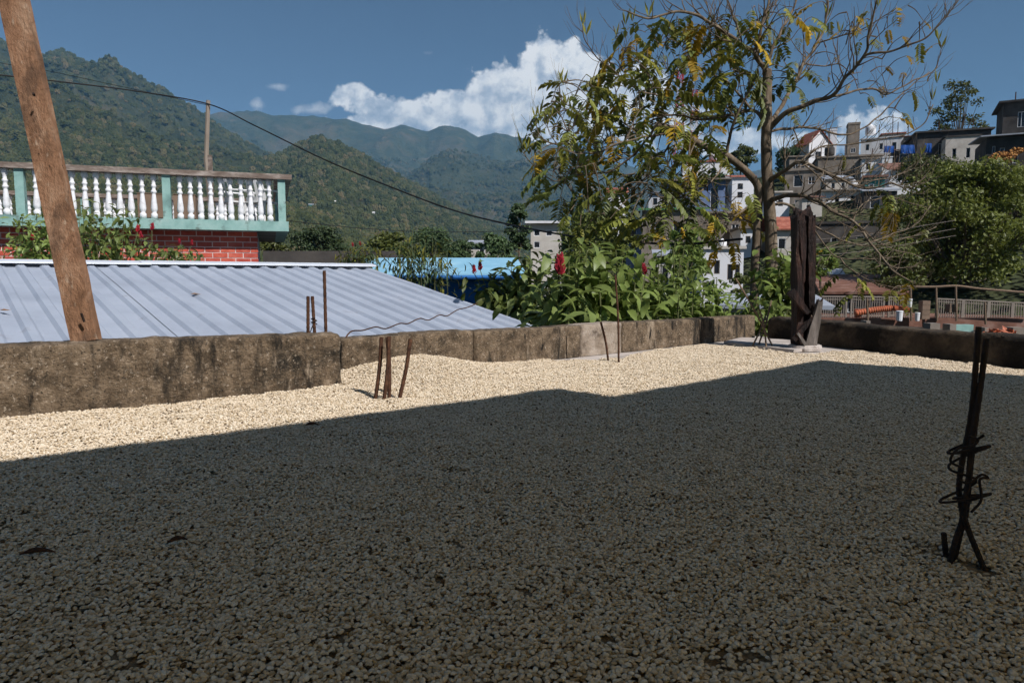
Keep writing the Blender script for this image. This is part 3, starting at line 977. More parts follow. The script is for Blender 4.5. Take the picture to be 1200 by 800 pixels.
def make_beans():
    sp = 0.0049
    xs = np.arange(-3.2, 3.4, sp)
    ys = np.arange(0.45, 5.3, sp * 0.88)
    X, Y = np.meshgrid(xs, ys)
    X = X + (np.arange(len(ys)) % 2)[:, None] * sp / 2
    P = np.stack([X.ravel(), Y.ravel()], -1)
    P = P + RNG.normal(0, sp * 0.30, P.shape)
    d1, s1 = seg_dist(P, W1A, W1D)
    d2, s2 = seg_dist(P, W2A, W2D)
    d3, s3 = seg_dist(P, W3A, W3D)
    L1 = (W1B - W1A).length
    c, s = math.cos(PITCH), math.sin(PITCH)
    f = P[:, 1] * c + EYE * s
    px = 600 + FPX * P[:, 0] / f
    py = 400 - FPX * (P[:, 1] * s - EYE * c) / f
    edge = bean_bounds(px) + 2.0 * fbm(P[:, 0] * 22, P[:, 1] * 22, 3)
    k = ((d1 > 0.004) | ((s1 > L1 + 0.01) & (d2 > 0.004))) & (d2 > 0.004) & (d3 > 0.006) & (py > edge)
    k &= (px > -420) & (px < 1900)
    # thin and bare spots in the layer
    bare = fbm(P[:, 0] * 9 + 40, P[:, 1] * 9, 4)
    k &= ~((bare > 0.56) & (RNG.random(len(P)) < 0.6))
    k &= RNG.random(len(P)) < 0.97
    # cleared spots round the steel bundle and a few scrapes
    for (qx, qy, rr) in [(1128, 668, 0.028), (1150, 676, 0.03), (835, 654, 0.014), (712, 760, 0.02), (515, 686, 0.018), (45, 648, 0.016), (208, 634, 0.012), (1120, 655, .02)]:
        q = onz(qx, qy)
        k &= np.hypot(P[:, 0] - q.x, (P[:, 1] - q.y) * 0.8) > rr * 0.62 * (0.6 + 0.7 * RNG.random(len(P)))
    P = P[k]
    n = len(P)
    z = bean_floor(P) + RNG.uniform(-0.0035, 0.003, n)
    pts = np.column_stack([P, z])
    flip = RNG.random(n)
    rx = np.where(flip < 0.72, RNG.normal(0, 0.35, n), np.where(flip < 0.87, math.pi + RNG.normal(0, .3, n), RNG.uniform(-1.6, 1.6, n)))
    rot = np.column_stack([rx, RNG.normal(0, 0.28, n), RNG.uniform(0, 6.283, n)])
    s = RNG.uniform(0.56, 0.77, n)
    scl = np.column_stack([s * RNG.uniform(.92, 1.08, n), s, s * RNG.uniform(.9, 1.15, n)])
    # the beans that show largest become objects of their own
    f = pts[:, 1] * math.cos(PITCH) - (pts[:, 2] - EYE) * math.sin(PITCH)
    px = 600 + FPX * pts[:, 0] / f
    py = 400 - FPX * (pts[:, 1] * math.sin(PITCH) + (pts[:, 2] - EYE) * math.cos(PITCH)) / f
    vis = np.nonzero((px > 6) & (px < 1194) & (py < 795))[0]
    near = vis[np.argsort(np.hypot(pts[vis, 0], np.hypot(pts[vis, 1], EYE)))[:300]]
    for i in near:
        o = bpy.data.objects.new('coffee_bean', BEANS[i % 3])
        COL.objects.link(o)
        o.location = pts[i]
        o.rotation_euler = rot[i]
        o.scale = scl[i]
        tag(o, 'pale parchment coffee bean lying in the shaded drying layer', 'coffee bean', 'coffee beans drying on the patio')
    first = [o for o in COL.objects if o.name.startswith('coffee_bean')]
    src = []
    for k in range(3):
        src.append(next(o for o in first if o.data == BEANS[k]))
    rest = np.setdiff1d(np.arange(n), near)
    o = point_mesh('coffee_bean_layer', pts[rest], rot[rest], scl[rest])

    def srcs(N, Lk):
        outs = []
        for ob in src:
            oi_ = N.new('GeometryNodeObjectInfo')
            oi_.transform_space = 'ORIGINAL'
            oi_.inputs['Object'].default_value = ob
            outs.append(oi_.outputs['Geometry'])
        return outs
    scatter_modifier(o, srcs)
    tag(o, 'layer of pale parchment coffee beans spread to dry', 'coffee beans', kind='stuff')
    # lower beans seen only through the gaps, whose shade is put into their dark colour
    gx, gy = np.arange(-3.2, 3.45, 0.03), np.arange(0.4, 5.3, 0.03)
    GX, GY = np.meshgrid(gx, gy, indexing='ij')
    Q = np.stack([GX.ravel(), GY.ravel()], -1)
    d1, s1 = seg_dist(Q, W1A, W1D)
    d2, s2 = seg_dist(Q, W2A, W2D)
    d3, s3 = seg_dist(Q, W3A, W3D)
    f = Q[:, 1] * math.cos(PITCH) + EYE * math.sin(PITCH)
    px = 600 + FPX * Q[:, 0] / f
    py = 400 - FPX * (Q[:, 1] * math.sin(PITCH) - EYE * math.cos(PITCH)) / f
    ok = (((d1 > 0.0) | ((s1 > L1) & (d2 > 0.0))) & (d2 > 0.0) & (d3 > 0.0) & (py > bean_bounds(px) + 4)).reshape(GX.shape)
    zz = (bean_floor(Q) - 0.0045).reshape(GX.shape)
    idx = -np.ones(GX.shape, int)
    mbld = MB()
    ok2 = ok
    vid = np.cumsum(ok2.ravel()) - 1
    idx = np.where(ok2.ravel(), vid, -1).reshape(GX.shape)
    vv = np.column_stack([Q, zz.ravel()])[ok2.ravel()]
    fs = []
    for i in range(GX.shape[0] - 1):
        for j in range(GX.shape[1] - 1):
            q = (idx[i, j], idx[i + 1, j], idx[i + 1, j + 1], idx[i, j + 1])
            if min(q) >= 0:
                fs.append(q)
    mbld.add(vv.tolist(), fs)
    u = mbld.build('lower_bean_layer', pm('gap_shade_beans', [(0.2, (0.10, 0.065, 0.036)), (0.5, (0.24, 0.175, 0.10)), (0.9, (0.38, 0.29, 0.18))], scale=110, rough=0.9, bump=1.0, bscale=120, bdist=.006), smooth=True, base=(0, 0, 0))
    tag(u, 'lower coffee beans seen through gaps in the layer, coloured dark as gap shade', 'coffee beans', kind='stuff')
    print('beans', n)
    # unseen bean sheet added behind, pale so it bounces sunlight up to the ceiling
    bp_ = MB()
    gx = np.arange(-4.6, 6.6, 0.2)
    gy = np.arange(-6.2, 0.61, 0.2)
    vs = [(x, y, 0.012 + 0.006 * mnoise.noise(Vector((x * 3, y * 3, 0)))) for x in gx for y in gy]
    ny = len(gy)
    bp_.add(vs, [(i * ny + j, (i + 1) * ny + j, (i + 1) * ny + j + 1, i * ny + j + 1) for i in range(len(gx) - 1) for j in range(ny - 1)])
    u2 = bp_.build('rear_bounce_sheet', pm('rear_bounce_beans', [(0.2, (0.52, 0.41, 0.27)), (0.5, (0.64, 0.52, 0.36)), (0.9, (0.72, 0.61, 0.45))], scale=120, rough=0.9, bump=1.0, bscale=120, bdist=.006), smooth=True, base=(0, 0, 0))
    tag(u2, 'unseen pale bean sheet added at the rear of the patio to bounce light', 'coffee beans', kind='stuff')


make_beans()


# ------------------------------------------------------------------ timber, rebars, post on the patio
def plank(a, b, wa, wb, thick, name, mats, parent=None, nx=6, nl=40, amp=0.004, facing=None, seed=0.0, crop=None):
    """a sawn piece from a to b whose wide face turns to facing; uneven edges and hacked ends"""
    a, b = Vector(a), Vector(b)
    ax = (b - a).normalized()
    fc = Vector(facing) if facing is not None else Vector((0, -1, 0))
    fc = (fc - ax * fc.dot(ax)).normalized()
    sx = ax.cross(fc).normalized()
    L = (b - a).length
    ring = []
    for i in range(nx + 1):
        ring.append((-0.5 + i / nx, 0.5))
    ring += [(0.5, 0.0)]
    for i in range(nx + 1):
        ring.append((0.5 - i / nx, -0.5))
    ring += [(-0.5, 0.0)]
    n = len(ring)
    m = MB()
    vs, fs, mi = [], [], []
    for j in range(nl + 1):
        t = j / nl
        w = wa + (wb - wa) * t
        for (x, y) in ring:
            p = a + ax * (L * t) + sx * (x * w) + fc * (y * thick)
            q = p * 14 + Vector((seed, 0, 0))
            d = mnoise.noise_vector(Vector((q.x * 2.2, q.y * 2.2, q.z * 0.5))) * amp + mnoise.noise_vector(q * 2.5) * amp * 0.4
            if crop and j >= nl - 2:
                d += ax * (mnoise.noise(Vector((x * 5 + seed, y * 2, 0))) * crop * (1 if j == nl else .4))
            vs.append(p + d)
    for j in range(nl):
        for k in range(n):
            fs.append((j * n + k, j * n + (k + 1) % n, (j + 1) * n + (k + 1) % n, (j + 1) * n + k))
    m.add(vs, fs, 0)
    m.add([vs[k] for k in range(n)], [tuple(reversed(range(n)))], 0)
    top = [vs[nl * n + k] for k in range(n)]
    cen = sum(top, Vector()) / n
    m.add(top + [cen], [(k, (k + 1) % n, n) for k in range(n)], min(1, (len(mats) if isinstance(mats, list) else 1) - 1))
    return m.build(name, mats, parent)


pb = on_line(102, W1A + left(W1D) * 0.07, W1D)
YB = pb.y
tp = at(102, 411, YB)
tt = at(15, -8, YB + 0.02)
lt = thing('leaning_timber', 'tall leaning raw timber post standing on the mottled parapet', 'timber post', (tp.x, tp.y, 0.243))
tw = 28.5 / FPX * YB
plank((tp.x, tp.y, 0.236), tt, tw * 1.06, tw * 1.02, 0.034, 'post', [M_TIMBER, M_TIMBER_END], lt, facing=(0.05, -1, 0), crop=0.03, amp=0.0016, nl=90)
nb = MB()
for (qx, qy, l_) in [(99, 377, 10), (40, 112, 2.5)]:
    q = at(qx, qy, YB - 0.037)
    q2 = at(qx - 0.35 * l_, qy - l_, YB - 0.046)
    nb.tube([q, q2], 0.004, 5)
    nb.build('nail', M_RUST_DARK, lt)
    nb = MB()


def rod(pts, r, name, mat, parent=None, label=None, cat='steel rod', group=None, ribs=True):
    P = smoothpath(pts, 10)
    # deformed bar: small rings
    out_p, out_r = [], []
    for i, p in enumerate(P):
        out_p.append(p)
        out_r.append(r * (1.0 + (0.13 if (ribs and i % 2) else 0.0)))
    o = MB().tube(out_p, out_r, 7).build(name, mat, parent, base=None if parent else tuple(P[0]))
    if label:
        tag(o, label, cat, group)
    return o


def between(a, b, n=14):
    return [Vector(a).lerp(Vector(b), i / n) for i in range(n + 1)]


# three bars and a pair in front of the parapet's end
def stand(pxb, pyb, pxt, pyt, z0=0.0):
    a = onz(pxb, pyb, z0)
    b = at(pxt, pyt, a.y + 0.01)
    return a - Vector((0, 0, 0.0)), b


g1 = 'rusty bars beside the bean heap'
for (b_, t_, lab) in [((440, 467), (447, 395), 'single rusty bar at the left of the pair before the block parapet'),
                      ((450, 469), (456, 394), 'front rusty bar of the touching pair before the block parapet'),
                      ((456, 467.5), (454, 395), 'rear rusty bar of the touching pair before the block parapet'),
                      ((468, 467.5), (481, 397), 'rusty bar slanting away from the pair before the block parapet')]:
    a, b2 = stand(*b_, *t_, z0=0.012)
    mid = (a + b2) / 2 + Vector((0.004, 0, 0))
    rod([a, mid, b2], 0.0068, 'rebar_rod', M_RUST, label=lab, group=g1)
for (b_, t_, lab, r) in [((713, 425), (704, 377), 'short thin bar tilted beside the pale block', 0.0055),
                         ((725, 427), (721, 322), 'tall thin bar standing at the pale block', 0.005)]:
    a, b2 = stand(*b_, *t_)
    rod([a, (a + b2) / 2 + Vector((0.006, 0, 0)), b2], r, 'rebar_rod', M_RUST, label=lab, group='thin bars by the pale block')
for (pb_, pt_, lab) in [((361, 394), (361, 347), 'short rusty bar on the parapet end beside its wire-tied twin'),
                        ((369, 394), (366, 347), 'short rusty bar with knotted tie wire on the parapet end'),
                        ((382, 394), (380, 317), 'tallest rusty bar on the thick parapet end')]:
    q = on_line(pb_[0], W1A + left(W1D) * 0.10, W1D)
    a, b2 = at(pb_[0], pb_[1], q.y), at(pt_[0], pt_[1], q.y)
    a.z = 0.21
    o = rod([a, (a + b2) / 2, b2], 0.0062, 'rebar_rod', M_RUST, label=lab, group='bars rising from the thick parapet')
    if pb_[0] == 369:
        kn = MB()
        c0 = at(368, 377, q.y)
        kn.tube([c0 + Vector((0.011 * math.cos(t * .9), 0.011 * math.sin(t * .9), 0.002 * t - 0.01)) for t in range(14)], 0.0022, 5)
        kn.tube([c0, at(364, 388, q.y - 0.01), at(362, 391, q.y - 0.01)], 0.002, 5)
        ko = kn.build('tie_wire', M_RUST_DARK, o)

# wavy wire from the parapet to the metal roof
wp = [at(x, y, 2.98 + (x - 400) * 0.012) for x, y in [(404, 397), (412, 388), (425, 387), (440, 383), (452, 385), (468, 379), (478, 379), (492, 373), (502, 375), (515, 369), (524, 370), (536, 363), (548, 360), (560, 355)]]
tag(MB().tube(smoothpath(wp, 5), 0.0035, 5).build('kinked_wire', M_RUST), 'kinked wire stretched from the parapet over the metal roof', 'wire')

# steel bundle with wound wire in the shade on the right
YR = onz(1125, 668).y
bd = thing('rebar_bundle', 'black bundle of crossed reinforcing bars wound with wire on the beans', 'steel bundle', onz(1128, 668))
for pts_ in [[(1112, 662, .0), (1120, 632, 0), (1128, 606, .0), (1124, 575, .0), (1127, 545, .01), (1139, 480, .01), (1147, 383, .0)],
             [(1159, 679, -.02), (1146, 648, -.01), (1134, 618, -.006), (1130, 598, -.012), (1135, 560, -.012), (1139, 520, -.01), (1148, 460, 0.0), (1156, 397, .012)],
             [(1110, 665, .015), (1108, 645, .015), (1106, 624, .015)], [(1159, 681, .01), (1162, 668, .01), (1165, 655, .01)], [(1170, 671, .03), (1171, 665, .03), (1172, 658, .03)],
             [(1118, 650, .02), (1126, 622, .018), (1132, 600, .016), (1136, 560, .016), (1140, 520, .016), (1146, 470, .016)]]:
    P = [at(x, y, YR + dy) for x, y, dy in pts_]
    P[0].z = min(P[0].z, 0.004)
    rod(P, 0.0040, 'rod', M_RUST_DARK, bd)
lw = []
rr = random.Random(4)
for t in np.linspace(0, 1, 90):
    a = t * 6.28 * 5.2
    cy = 515 + 78 * (0.5 - 0.5 * math.cos(t * 3.1)) + 10 * math.sin(a * 0.37)
    R = 0.018 + 0.012 * math.sin(a * 0.31 + 1) ** 2
    c0 = at(1132 + 6 * math.sin(a * 0.23), cy, YR)
    lw.append(c0 + Vector((R * math.cos(a), 0.7 * R * math.sin(a), 0.35 * R * math.cos(a + 0.8))))
MB().tube(smoothpath(lw, 3), 0.0021, 5).build('wound_wire', M_RUST_DARK, bd, smooth=True)
l2 = [at(x, y, YR - 0.03) for x, y in [(1128, 548), (1114, 540), (1122, 526), (1140, 522), (1146, 515), (1136, 511)]]
MB().tube(smoothpath(l2, 5), 0.002, 5).build('wound_wire', M_RUST_DARK, bd, smooth=True)
l3 = [at(x, y, YR - 0.028) for x, y in [(1124, 563), (1136, 566), (1150, 556), (1158, 560), (1148, 562), (1150, 585), (1138, 600)]]
MB().tube(smoothpath(l3, 5), 0.002, 5).build('wound_wire', M_RUST_DARK, bd, smooth=True)

# rotten hollow post on its concrete foot
pc = onz(943, 411)
rp = thing('rotten_post', 'dark hollow rotten post with splintered foot on a round concrete base', 'post', (pc.x, pc.y, 0))
base = MB()
n = 26
prof = [(0.098, 0.004), (0.102, 0.02), (0.097, 0.036), (0.085, 0.04)]
for r_ in ():
    pass
bv = []
for (r_, z_) in prof:
    for k in range(n):
        a = 6.2832 * k / n
        j = 1 + 0.07 * mnoise.noise(Vector((math.cos(a) * 2, math.sin(a) * 2, z_ * 20)))
        bv.append((pc.x + 1.0 * r_ * j * math.cos(a), pc.y + 0.9 * r_ * j * math.sin(a), z_))
base.add(bv, [(i * n + k, i * n + (k + 1) % n, (i + 1) * n + (k + 1) % n, (i + 1) * n + k) for i in range(len(prof) - 1) for k in range(n)] + [tuple(range((len(prof) - 1) * n, len(prof) * n))])
base.build('concrete_foot', M_SLAB, rp)
YP = pc.y


def pp(x, y, dy=0.0):
    return at(x, y, YP + dy)


plank(pp(934, 406, 0.0), pp(934.5, 252, 0.01), 0.036, 0.046, 0.10, 'shell_plank', [M_CHAR, M_CHAR], rp, amp=0.007, nl=46, crop=.05, seed=2)
plank(pp(948, 400, 0.02), pp(947.5, 254, 0.02), 0.034, 0.046, 0.10, 'shell_plank', [M_CHAR, M_CHAR], rp, amp=0.007, nl=46, crop=.05, seed=8)
plank(pp(941, 404, 0.055), pp(941, 247, 0.06), 0.095, 0.105, 0.035, 'shell_plank', [M_CHAR, M_CHAR], rp, amp=0.006, nl=46, crop=.06, seed=15)
plank(pp(942, 330, -0.035), pp(939, 258, -0.03), 0.014, 0.045, 0.03, 'splinter', [M_CHAR, M_CHAR], rp, amp=0.006, nl=20, seed=21)
plank(pp(926, 341, -0.07), pp(946, 366, -0.075), 0.045, 0.03, 0.04, 'splinter', [M_CHAR, M_GREYWOOD], rp, amp=0.006, nl=14, seed=5, crop=.02)
plank(pp(950, 405, -0.06), pp(961, 352, -0.07), 0.075, 0.03, 0.022, 'splinter', [M_GREYWOOD, M_CHAR], rp, amp=0.005, nl=18, seed=9, crop=.05)
plank(pp(930, 398, -0.055), pp(952, 370, -0.06), 0.035, 0.02, 0.03, 'splinter', [M_CHAR, M_TIMBER_END], rp, amp=0.006, nl=12, seed=11, crop=.02)
plank(pp(944, 404, -0.075), pp(934, 390, -0.07), 0.02, 0.012, 0.016, 'splinter', [M_GREYWOOD, M_CHAR], rp, amp=0.004, nl=10, seed=13)

# crossed dry sticks leaning in the corner
for (q0, q1, lab) in [((905, 405), (862, 326), 'longest dry stick leaning in the parapet corner'), ((898, 406), (890, 362), 'dry stick crossing upright in the parapet corner'),
                      ((889, 404), (904, 352), 'dry stick leaning right in the parapet corner'), ((882, 405), (897, 370), 'shortest dry stick in the parapet corner')]:
    a = onz(*q0, 0.02)
    b2 = at(q1[0], q1[1], a.y + 0.10)
    tag(MB().tube(smoothpath([a, (a + b2) / 2 + Vector((.008, 0, .004)), b2], 5), [0.0055] * 10 + [0.004], 6).build('dry_stick', M_TWIG, base=tuple(a)), lab, 'stick', 'dry sticks in the corner')
for (qx, qy, a_, l_, lab) in [(44, 648, .2, .05, 'curled dark dry leaf lying among the shaded beans'), (208, 634, .5, .03, 'small dark husk lying among the shaded beans'), (366, 498, .1, .04, 'dark twig bit lying at the shadow edge on the beans')]:
    q = onz(qx, qy, 0.021)
    d = Vector((math.cos(a_), math.sin(a_), 0))
    pts_ = [q + d * (l_ * (t - .5)) + Vector((0, 0, 0.006 * math.sin(t * 3.1))) for t in np.linspace(0, 1, 8)]
    tag(MB().tube(pts_, [0.001, .0025, .004, .0045, .004, .003, .002, .001], 6).build('dry_husk', M_RUST), lab, 'husk')


# ------------------------------------------------------------------ the neighbour's corrugated metal roof
def child(name, mesh, parent, loc, rot=(0, 0, 0), scale=(1, 1, 1), matrix=None):
    o = bpy.data.objects.new(name, mesh)
    COL.objects.link(o)
    o.parent = parent
    org = world_loc(parent)
    if matrix is not None:
        mm = matrix.copy()
        mm.translation = mm.translation - org
        o.matrix_basis = mm
    else:
        o.location = Vector(loc) - org
        o.rotation_euler = rot
        o.scale = scale
    return o


RU = Vector((math.cos(math.radians(40)), math.sin(math.radians(40)), 0))
RV = Vector((RU.y, -RU.x, 0))
R50 = at(50, 311, 7.3)
Rend = on_line(432, Vector((R50.x, R50.y, 0)), RU)
rz = R50.z
d_ = ray(625, 383)
k_ = d_.x / d_.y
w_ = (Rend.y * k_ - Rend.x) / (RV.x - RV.y * k_)
Pe = Vector((Rend.x, Rend.y, 0)) + RV * w_
ze = at(625, 383, Pe.y).z
SL = (rz - ze) / w_
WMAX = 4.35
print('roof slope', SL, w_, rz)
rh = thing('metal_roof_house', 'house with a pale blue-grey corrugated metal roof behind the thick parapet', 'house', (Rend.x - 3, Rend.y - 2.5, GROUND_Z))
PER = 0.205


def rib(x):
    t = (x / PER) % 1.0
    h = 0.026
    if t < 0.50:
        return 0.0
    if t < 0.62:
        return h * (t - 0.50) / 0.12
    if t < 0.88:
        return h
    return h * (1 - (t - 0.88) / 0.12)


keys = [0.0, 0.16, 0.20, 0.24, 0.50, 0.62, 0.88]
nsheet = 13
for k in range(nsheet):
    x1 = -k * 4 * PER + 0.02
    x0 = x1 - 4 * PER - 0.03
    xs = sorted([x0, x1] + [n_ * PER + q * PER for n_ in range(int(x0 / PER) - 2, 2) for q in keys if x0 < n_ * PER + q * PER < x1])
    m = MB()
    vs, fs = [], []
    nw = 14
    for i, x in enumerate(xs):
        for j in range(nw + 1):
            w = 0.02 + (WMAX + 0.03 * math.sin(k * 1.9)) * j / nw
            p = Vector((Rend.x, Rend.y, 0)) + RU * x + RV * w
            z = rz - SL * w + rib(x) + 0.008 * (k % 2) + 0.004 * mnoise.noise(Vector((x * 1.3, w * 1.1, 0)))
            vs.append((p.x, p.y, z))
    for i in range(len(xs) - 1):
        for j in range(nw):
            a = i * (nw + 1) + j
            fs.append((a, a + nw + 1, a + nw + 2, a + 1) if False else (a, a + 1, a + nw + 2, a + nw + 1))
    m.add(vs, fs)
    m.build('roof_sheet', M_ROOFMETAL, rh)
# ridge capping: two lengths that overlap, folded over the ridge
for (xa, xb, dz) in [(-11.0, -2.75, 0.0), (-2.85, 0.06, 0.005)]:
    m = MB()
    prof = [(-0.16, -0.012), (-0.05, 0.035), (0.0, 0.062), (0.035, 0.060), (0.15, 0.034), (0.152, 0.018)]
    vs = []
    for x in (xa, xb):
        for (w, z) in prof:
            p = Vector((Rend.x, Rend.y, 0)) + RU * x + RV * w
            vs.append((p.x, p.y, rz + z + dz))
    m.add(vs, [(i, i + 1, i + 7, i + 6) for i in range(5)])
    m.build('ridge_cap', M_RIDGE, rh)
m = MB()
c0 = Vector((Rend.x, Rend.y, 0))
m.add([tuple(c0 + RU * x + RV * w + Vector((0, 0, z))) for (x, w, z) in [(-11, -0.03, rz - .01), (0, -0.03, rz - .01), (0, -2.4, rz - .5), (-11, -2.4, rz - .5)]], [(0, 1, 2, 3)])
m.build('back_slope', M_ROOFMETAL, rh)
m = MB()
pl = [c0 + RU * x + RV * w for (x, w) in [(-10.8, 3.9), (-0.35, 3.9), (-0.35, 0.0), (-0.35, -2.2), (-10.8, -2.2), (-10.8, 0.0)]]
zt = [rz - SL * 3.9 - .03, rz - SL * 3.9 - .03, rz - .03, rz - .48, rz - .48, rz - .03]
m.add([(p.x, p.y, GROUND_Z - .2) for p in pl] + [(p.x, p.y, z) for p, z in zip(pl, zt)], [(i, (i + 1) % 6, 6 + (i + 1) % 6, 6 + i) for i in range(6)])
m.build('wall', M_GREYCONC, rh)
for (qx, qy, lab) in [(230, 350, 'dry orange leaf lying on the metal roof'), (5, 369, 'small dry leaf on the metal roof left of the leaning timber')]:
    d = ray(qx, qy)
    best = min((abs(proj(c0 + RU * x + RV * w + Vector((0, 0, rz - SL * w)))[0] - qx) + abs(proj(c0 + RU * x + RV * w + Vector((0, 0, rz - SL * w)))[1] - qy), x, w) for x in np.arange(-9, 0, .05) for w in np.arange(0, 4.2, .05))
    p = c0 + RU * best[1] + RV * best[2] + Vector((0, 0, rz - SL * best[2] + 0.034))
    m = MB()
    m.add([p + Vector(q) for q in [(-.06, 0.02, 0.002), (-.02, .02, .014), (.07, -.03, .004), (.01, -.03, .012)]], [(0, 1, 2, 3)])
    tag(m.build('dry_leaf', M_DRYORANGE), lab, 'dry leaf')

# ------------------------------------------------------------------ the house with the balustraded terrace
A0, B0 = at(0, 300, 10.8), at(343, 300, 12.2)
A0.z = B0.z = 0
BU = (B0 - A0).normalized()
BN = left(BU)                      # away from the camera
FA, FB = A0 - BU * 2.2, on_line(340, A0, BU)
LF = (FB - FA).length
bh = thing('terrace_house', 'red brick house topped by a teal terrace with white balusters', 'house', (FB.x - 2, FB.y + 1, GROUND_Z))
DEP = 4.1
ang = math.atan2(BU.y, BU.x)


def bpos(s, n, z):
    p = FA + BU * s + BN * n
    return Vector((p.x, p.y, z))


def bbox(name, mat, s0, s1, n0, n1, z0, z1, parent=bh):
    c = bpos((s0 + s1) / 2, (n0 + n1) / 2, (z0 + z1) / 2)
    return MB().box(c, (s1 - s0, n1 - n0, z1 - z0), ang).build(name, mat, parent)


bbox('floor_beam', M_TEAL, 0, LF + 0.03, -0.06, 0.16, 1.235, 1.40)
bbox('floor_beam', M_TEAL, LF - 0.17, LF + 0.028, 0.162, DEP, 1.238, 1.40)
bbox('floor_slab', M_GREYCONC, 0, LF - 0.172, 0.162, DEP, 1.242, 1.36)
bbox('handrail', M_BROWNRAIL, -.1, LF + 0.10, -0.09, 0.15, 2.105, 2.19)
bbox('handrail', M_BROWNRAIL, LF - 0.18, LF + 0.09, 0.152, DEP - 0.12, 2.105, 2.185)
bbox('handrail', M_BROWNRAIL, 0, LF + 0.09, DEP - 0.118, DEP + 0.12, 2.105, 2.183)
sp_ = [(on_line(x, A0, BU) - FA).dot(BU) for x in (35, 203)]
posts = [sp_[0] - (sp_[1] - sp_[0])] + sp_ + [LF - 0.07]
posts = [p for p in posts if p > 0]
for p in posts:
    bbox('post', M_TEAL, p - 0.06, p + 0.06, -0.045, 0.085, 1.401, 2.104)
    bbox('post', M_TEAL, p - 0.075, p + 0.075, DEP - 0.08, DEP + 0.07, 1.401, 2.104)
for n_ in (1.35, 2.7):
    bbox('post', M_TEAL, LF - 0.145, LF + 0.0, n_ - 0.07, n_ + 0.07, 1.401, 2.104)
BAL = [(0.050, 0.0), (0.050, 0.075), (0.040, 0.085), (0.030, 0.10), (0.046, 0.125), (0.052, 0.16), (0.048, 0.22), (0.038, 0.31), (0.030, 0.39), (0.028, 0.405), (0.044, 0.42), (0.044, 0.445),
       (0.029, 0.46), (0.029, 0.50), (0.040, 0.515), (0.040, 0.535), (0.028, 0.55), (0.030, 0.60), (0.046, 0.63), (0.050, 0.65), (0.050, 0.704)]
balm = MB().lathe((0, 0, 0), BAL, 10)
bme = bpy.data.meshes.new('baluster')
bme.from_pydata(balm.v, [], balm.f)
bme.polygons.foreach_set('use_smooth', [True] * len(bme.polygons))
bme.materials.append(M_WHITE)


def balusters(p0, p1, n):
    for i in range(n):
        t = (i + 0.75) / (n + 0.5)
        child('baluster', bme, bh, p0.lerp(p1, t) + Vector((0, 0, 1.4005)), rot=(random.gauss(0, .010), random.gauss(0, .010), random.uniform(0, 6)))


cuts = [0.0] + posts
for a, b in zip(cuts[:-1], cuts[1:]):
    n_ = max(2, round((b - a - 0.15) / 0.185))
    if a > posts[0] - 1e-3:
        n_ = 10 if b > LF - 0.2 else 11
    balusters(bpos(a + 0.075, 0.03, 0), bpos(b - 0.075, 0.03, 0), n_)
    balusters(bpos(a + 0.075, DEP, 0), bpos(b - 0.075, DEP, 0), n_)
for a, b in ((0.15, 1.28), (1.42, 2.63), (2.77, DEP - .1)):
    balusters(bpos(LF - 0.07, a, 0), bpos(LF - 0.07, b, 0), 7)
# brick wall under the slab
sb1 = (on_line(306, A0 + BN * 0.22, BU) - (FA + BN * .22)).dot(BU)
wl = bbox('wall', M_MORTAR, 0.0, sb1 - 0.012, 0.235, DEP - 0.2, GROUND_Z - .2, 1.236)
bl, bhh = 0.243, 0.0905
for r_ in range(9):
    z0 = 1.234 - (r_ + 1) * bhh
    s = sb1 - (0.0 if r_ % 2 == 0 else bl / 2)
    cells = [] if r_ % 2 == 0 else [(sb1 - bl / 2 + 0.005, sb1)]
    while s > 1.3:
        cells.append((s - bl + 0.008, s - 0.008))
        s -= bl
    for (a, b) in cells:
        dn = random.uniform(0, 0.004)
        c = bpos((a + b) / 2, 0.2425 - dn, z0 + bhh / 2)
        MB().box(c, (b - a, 0.03, bhh - 0.016), ang).build('brick', M_BRICK, wl)
# a side wall of bricks is out of sight; things standing on the terrace
for i, (x0, x1, y0) in enumerate([(172, 187, 240), (193, 206, 238), (213, 236, 242)]):
    c = on_line((x0 + x1) / 2, A0 + BN * 1.0, BU)
    w = (x1 - x0) / FPX * c.y
    m = MB().box((c.x, c.y, 1.362 + .26), (w, 0.4, 0.52), ang)
    m.box((c.x, c.y, 1.362 + .525), (w * 1.04, 0.42, 0.012), ang)
    tag(m.build('storage_crate', M_CARD), ['small brown crate on the terrace behind the balusters', 'middle brown crate on the terrace beside the teal post', 'widest brown crate on the terrace behind the balusters'][i], 'crate', 'crates on the terrace')


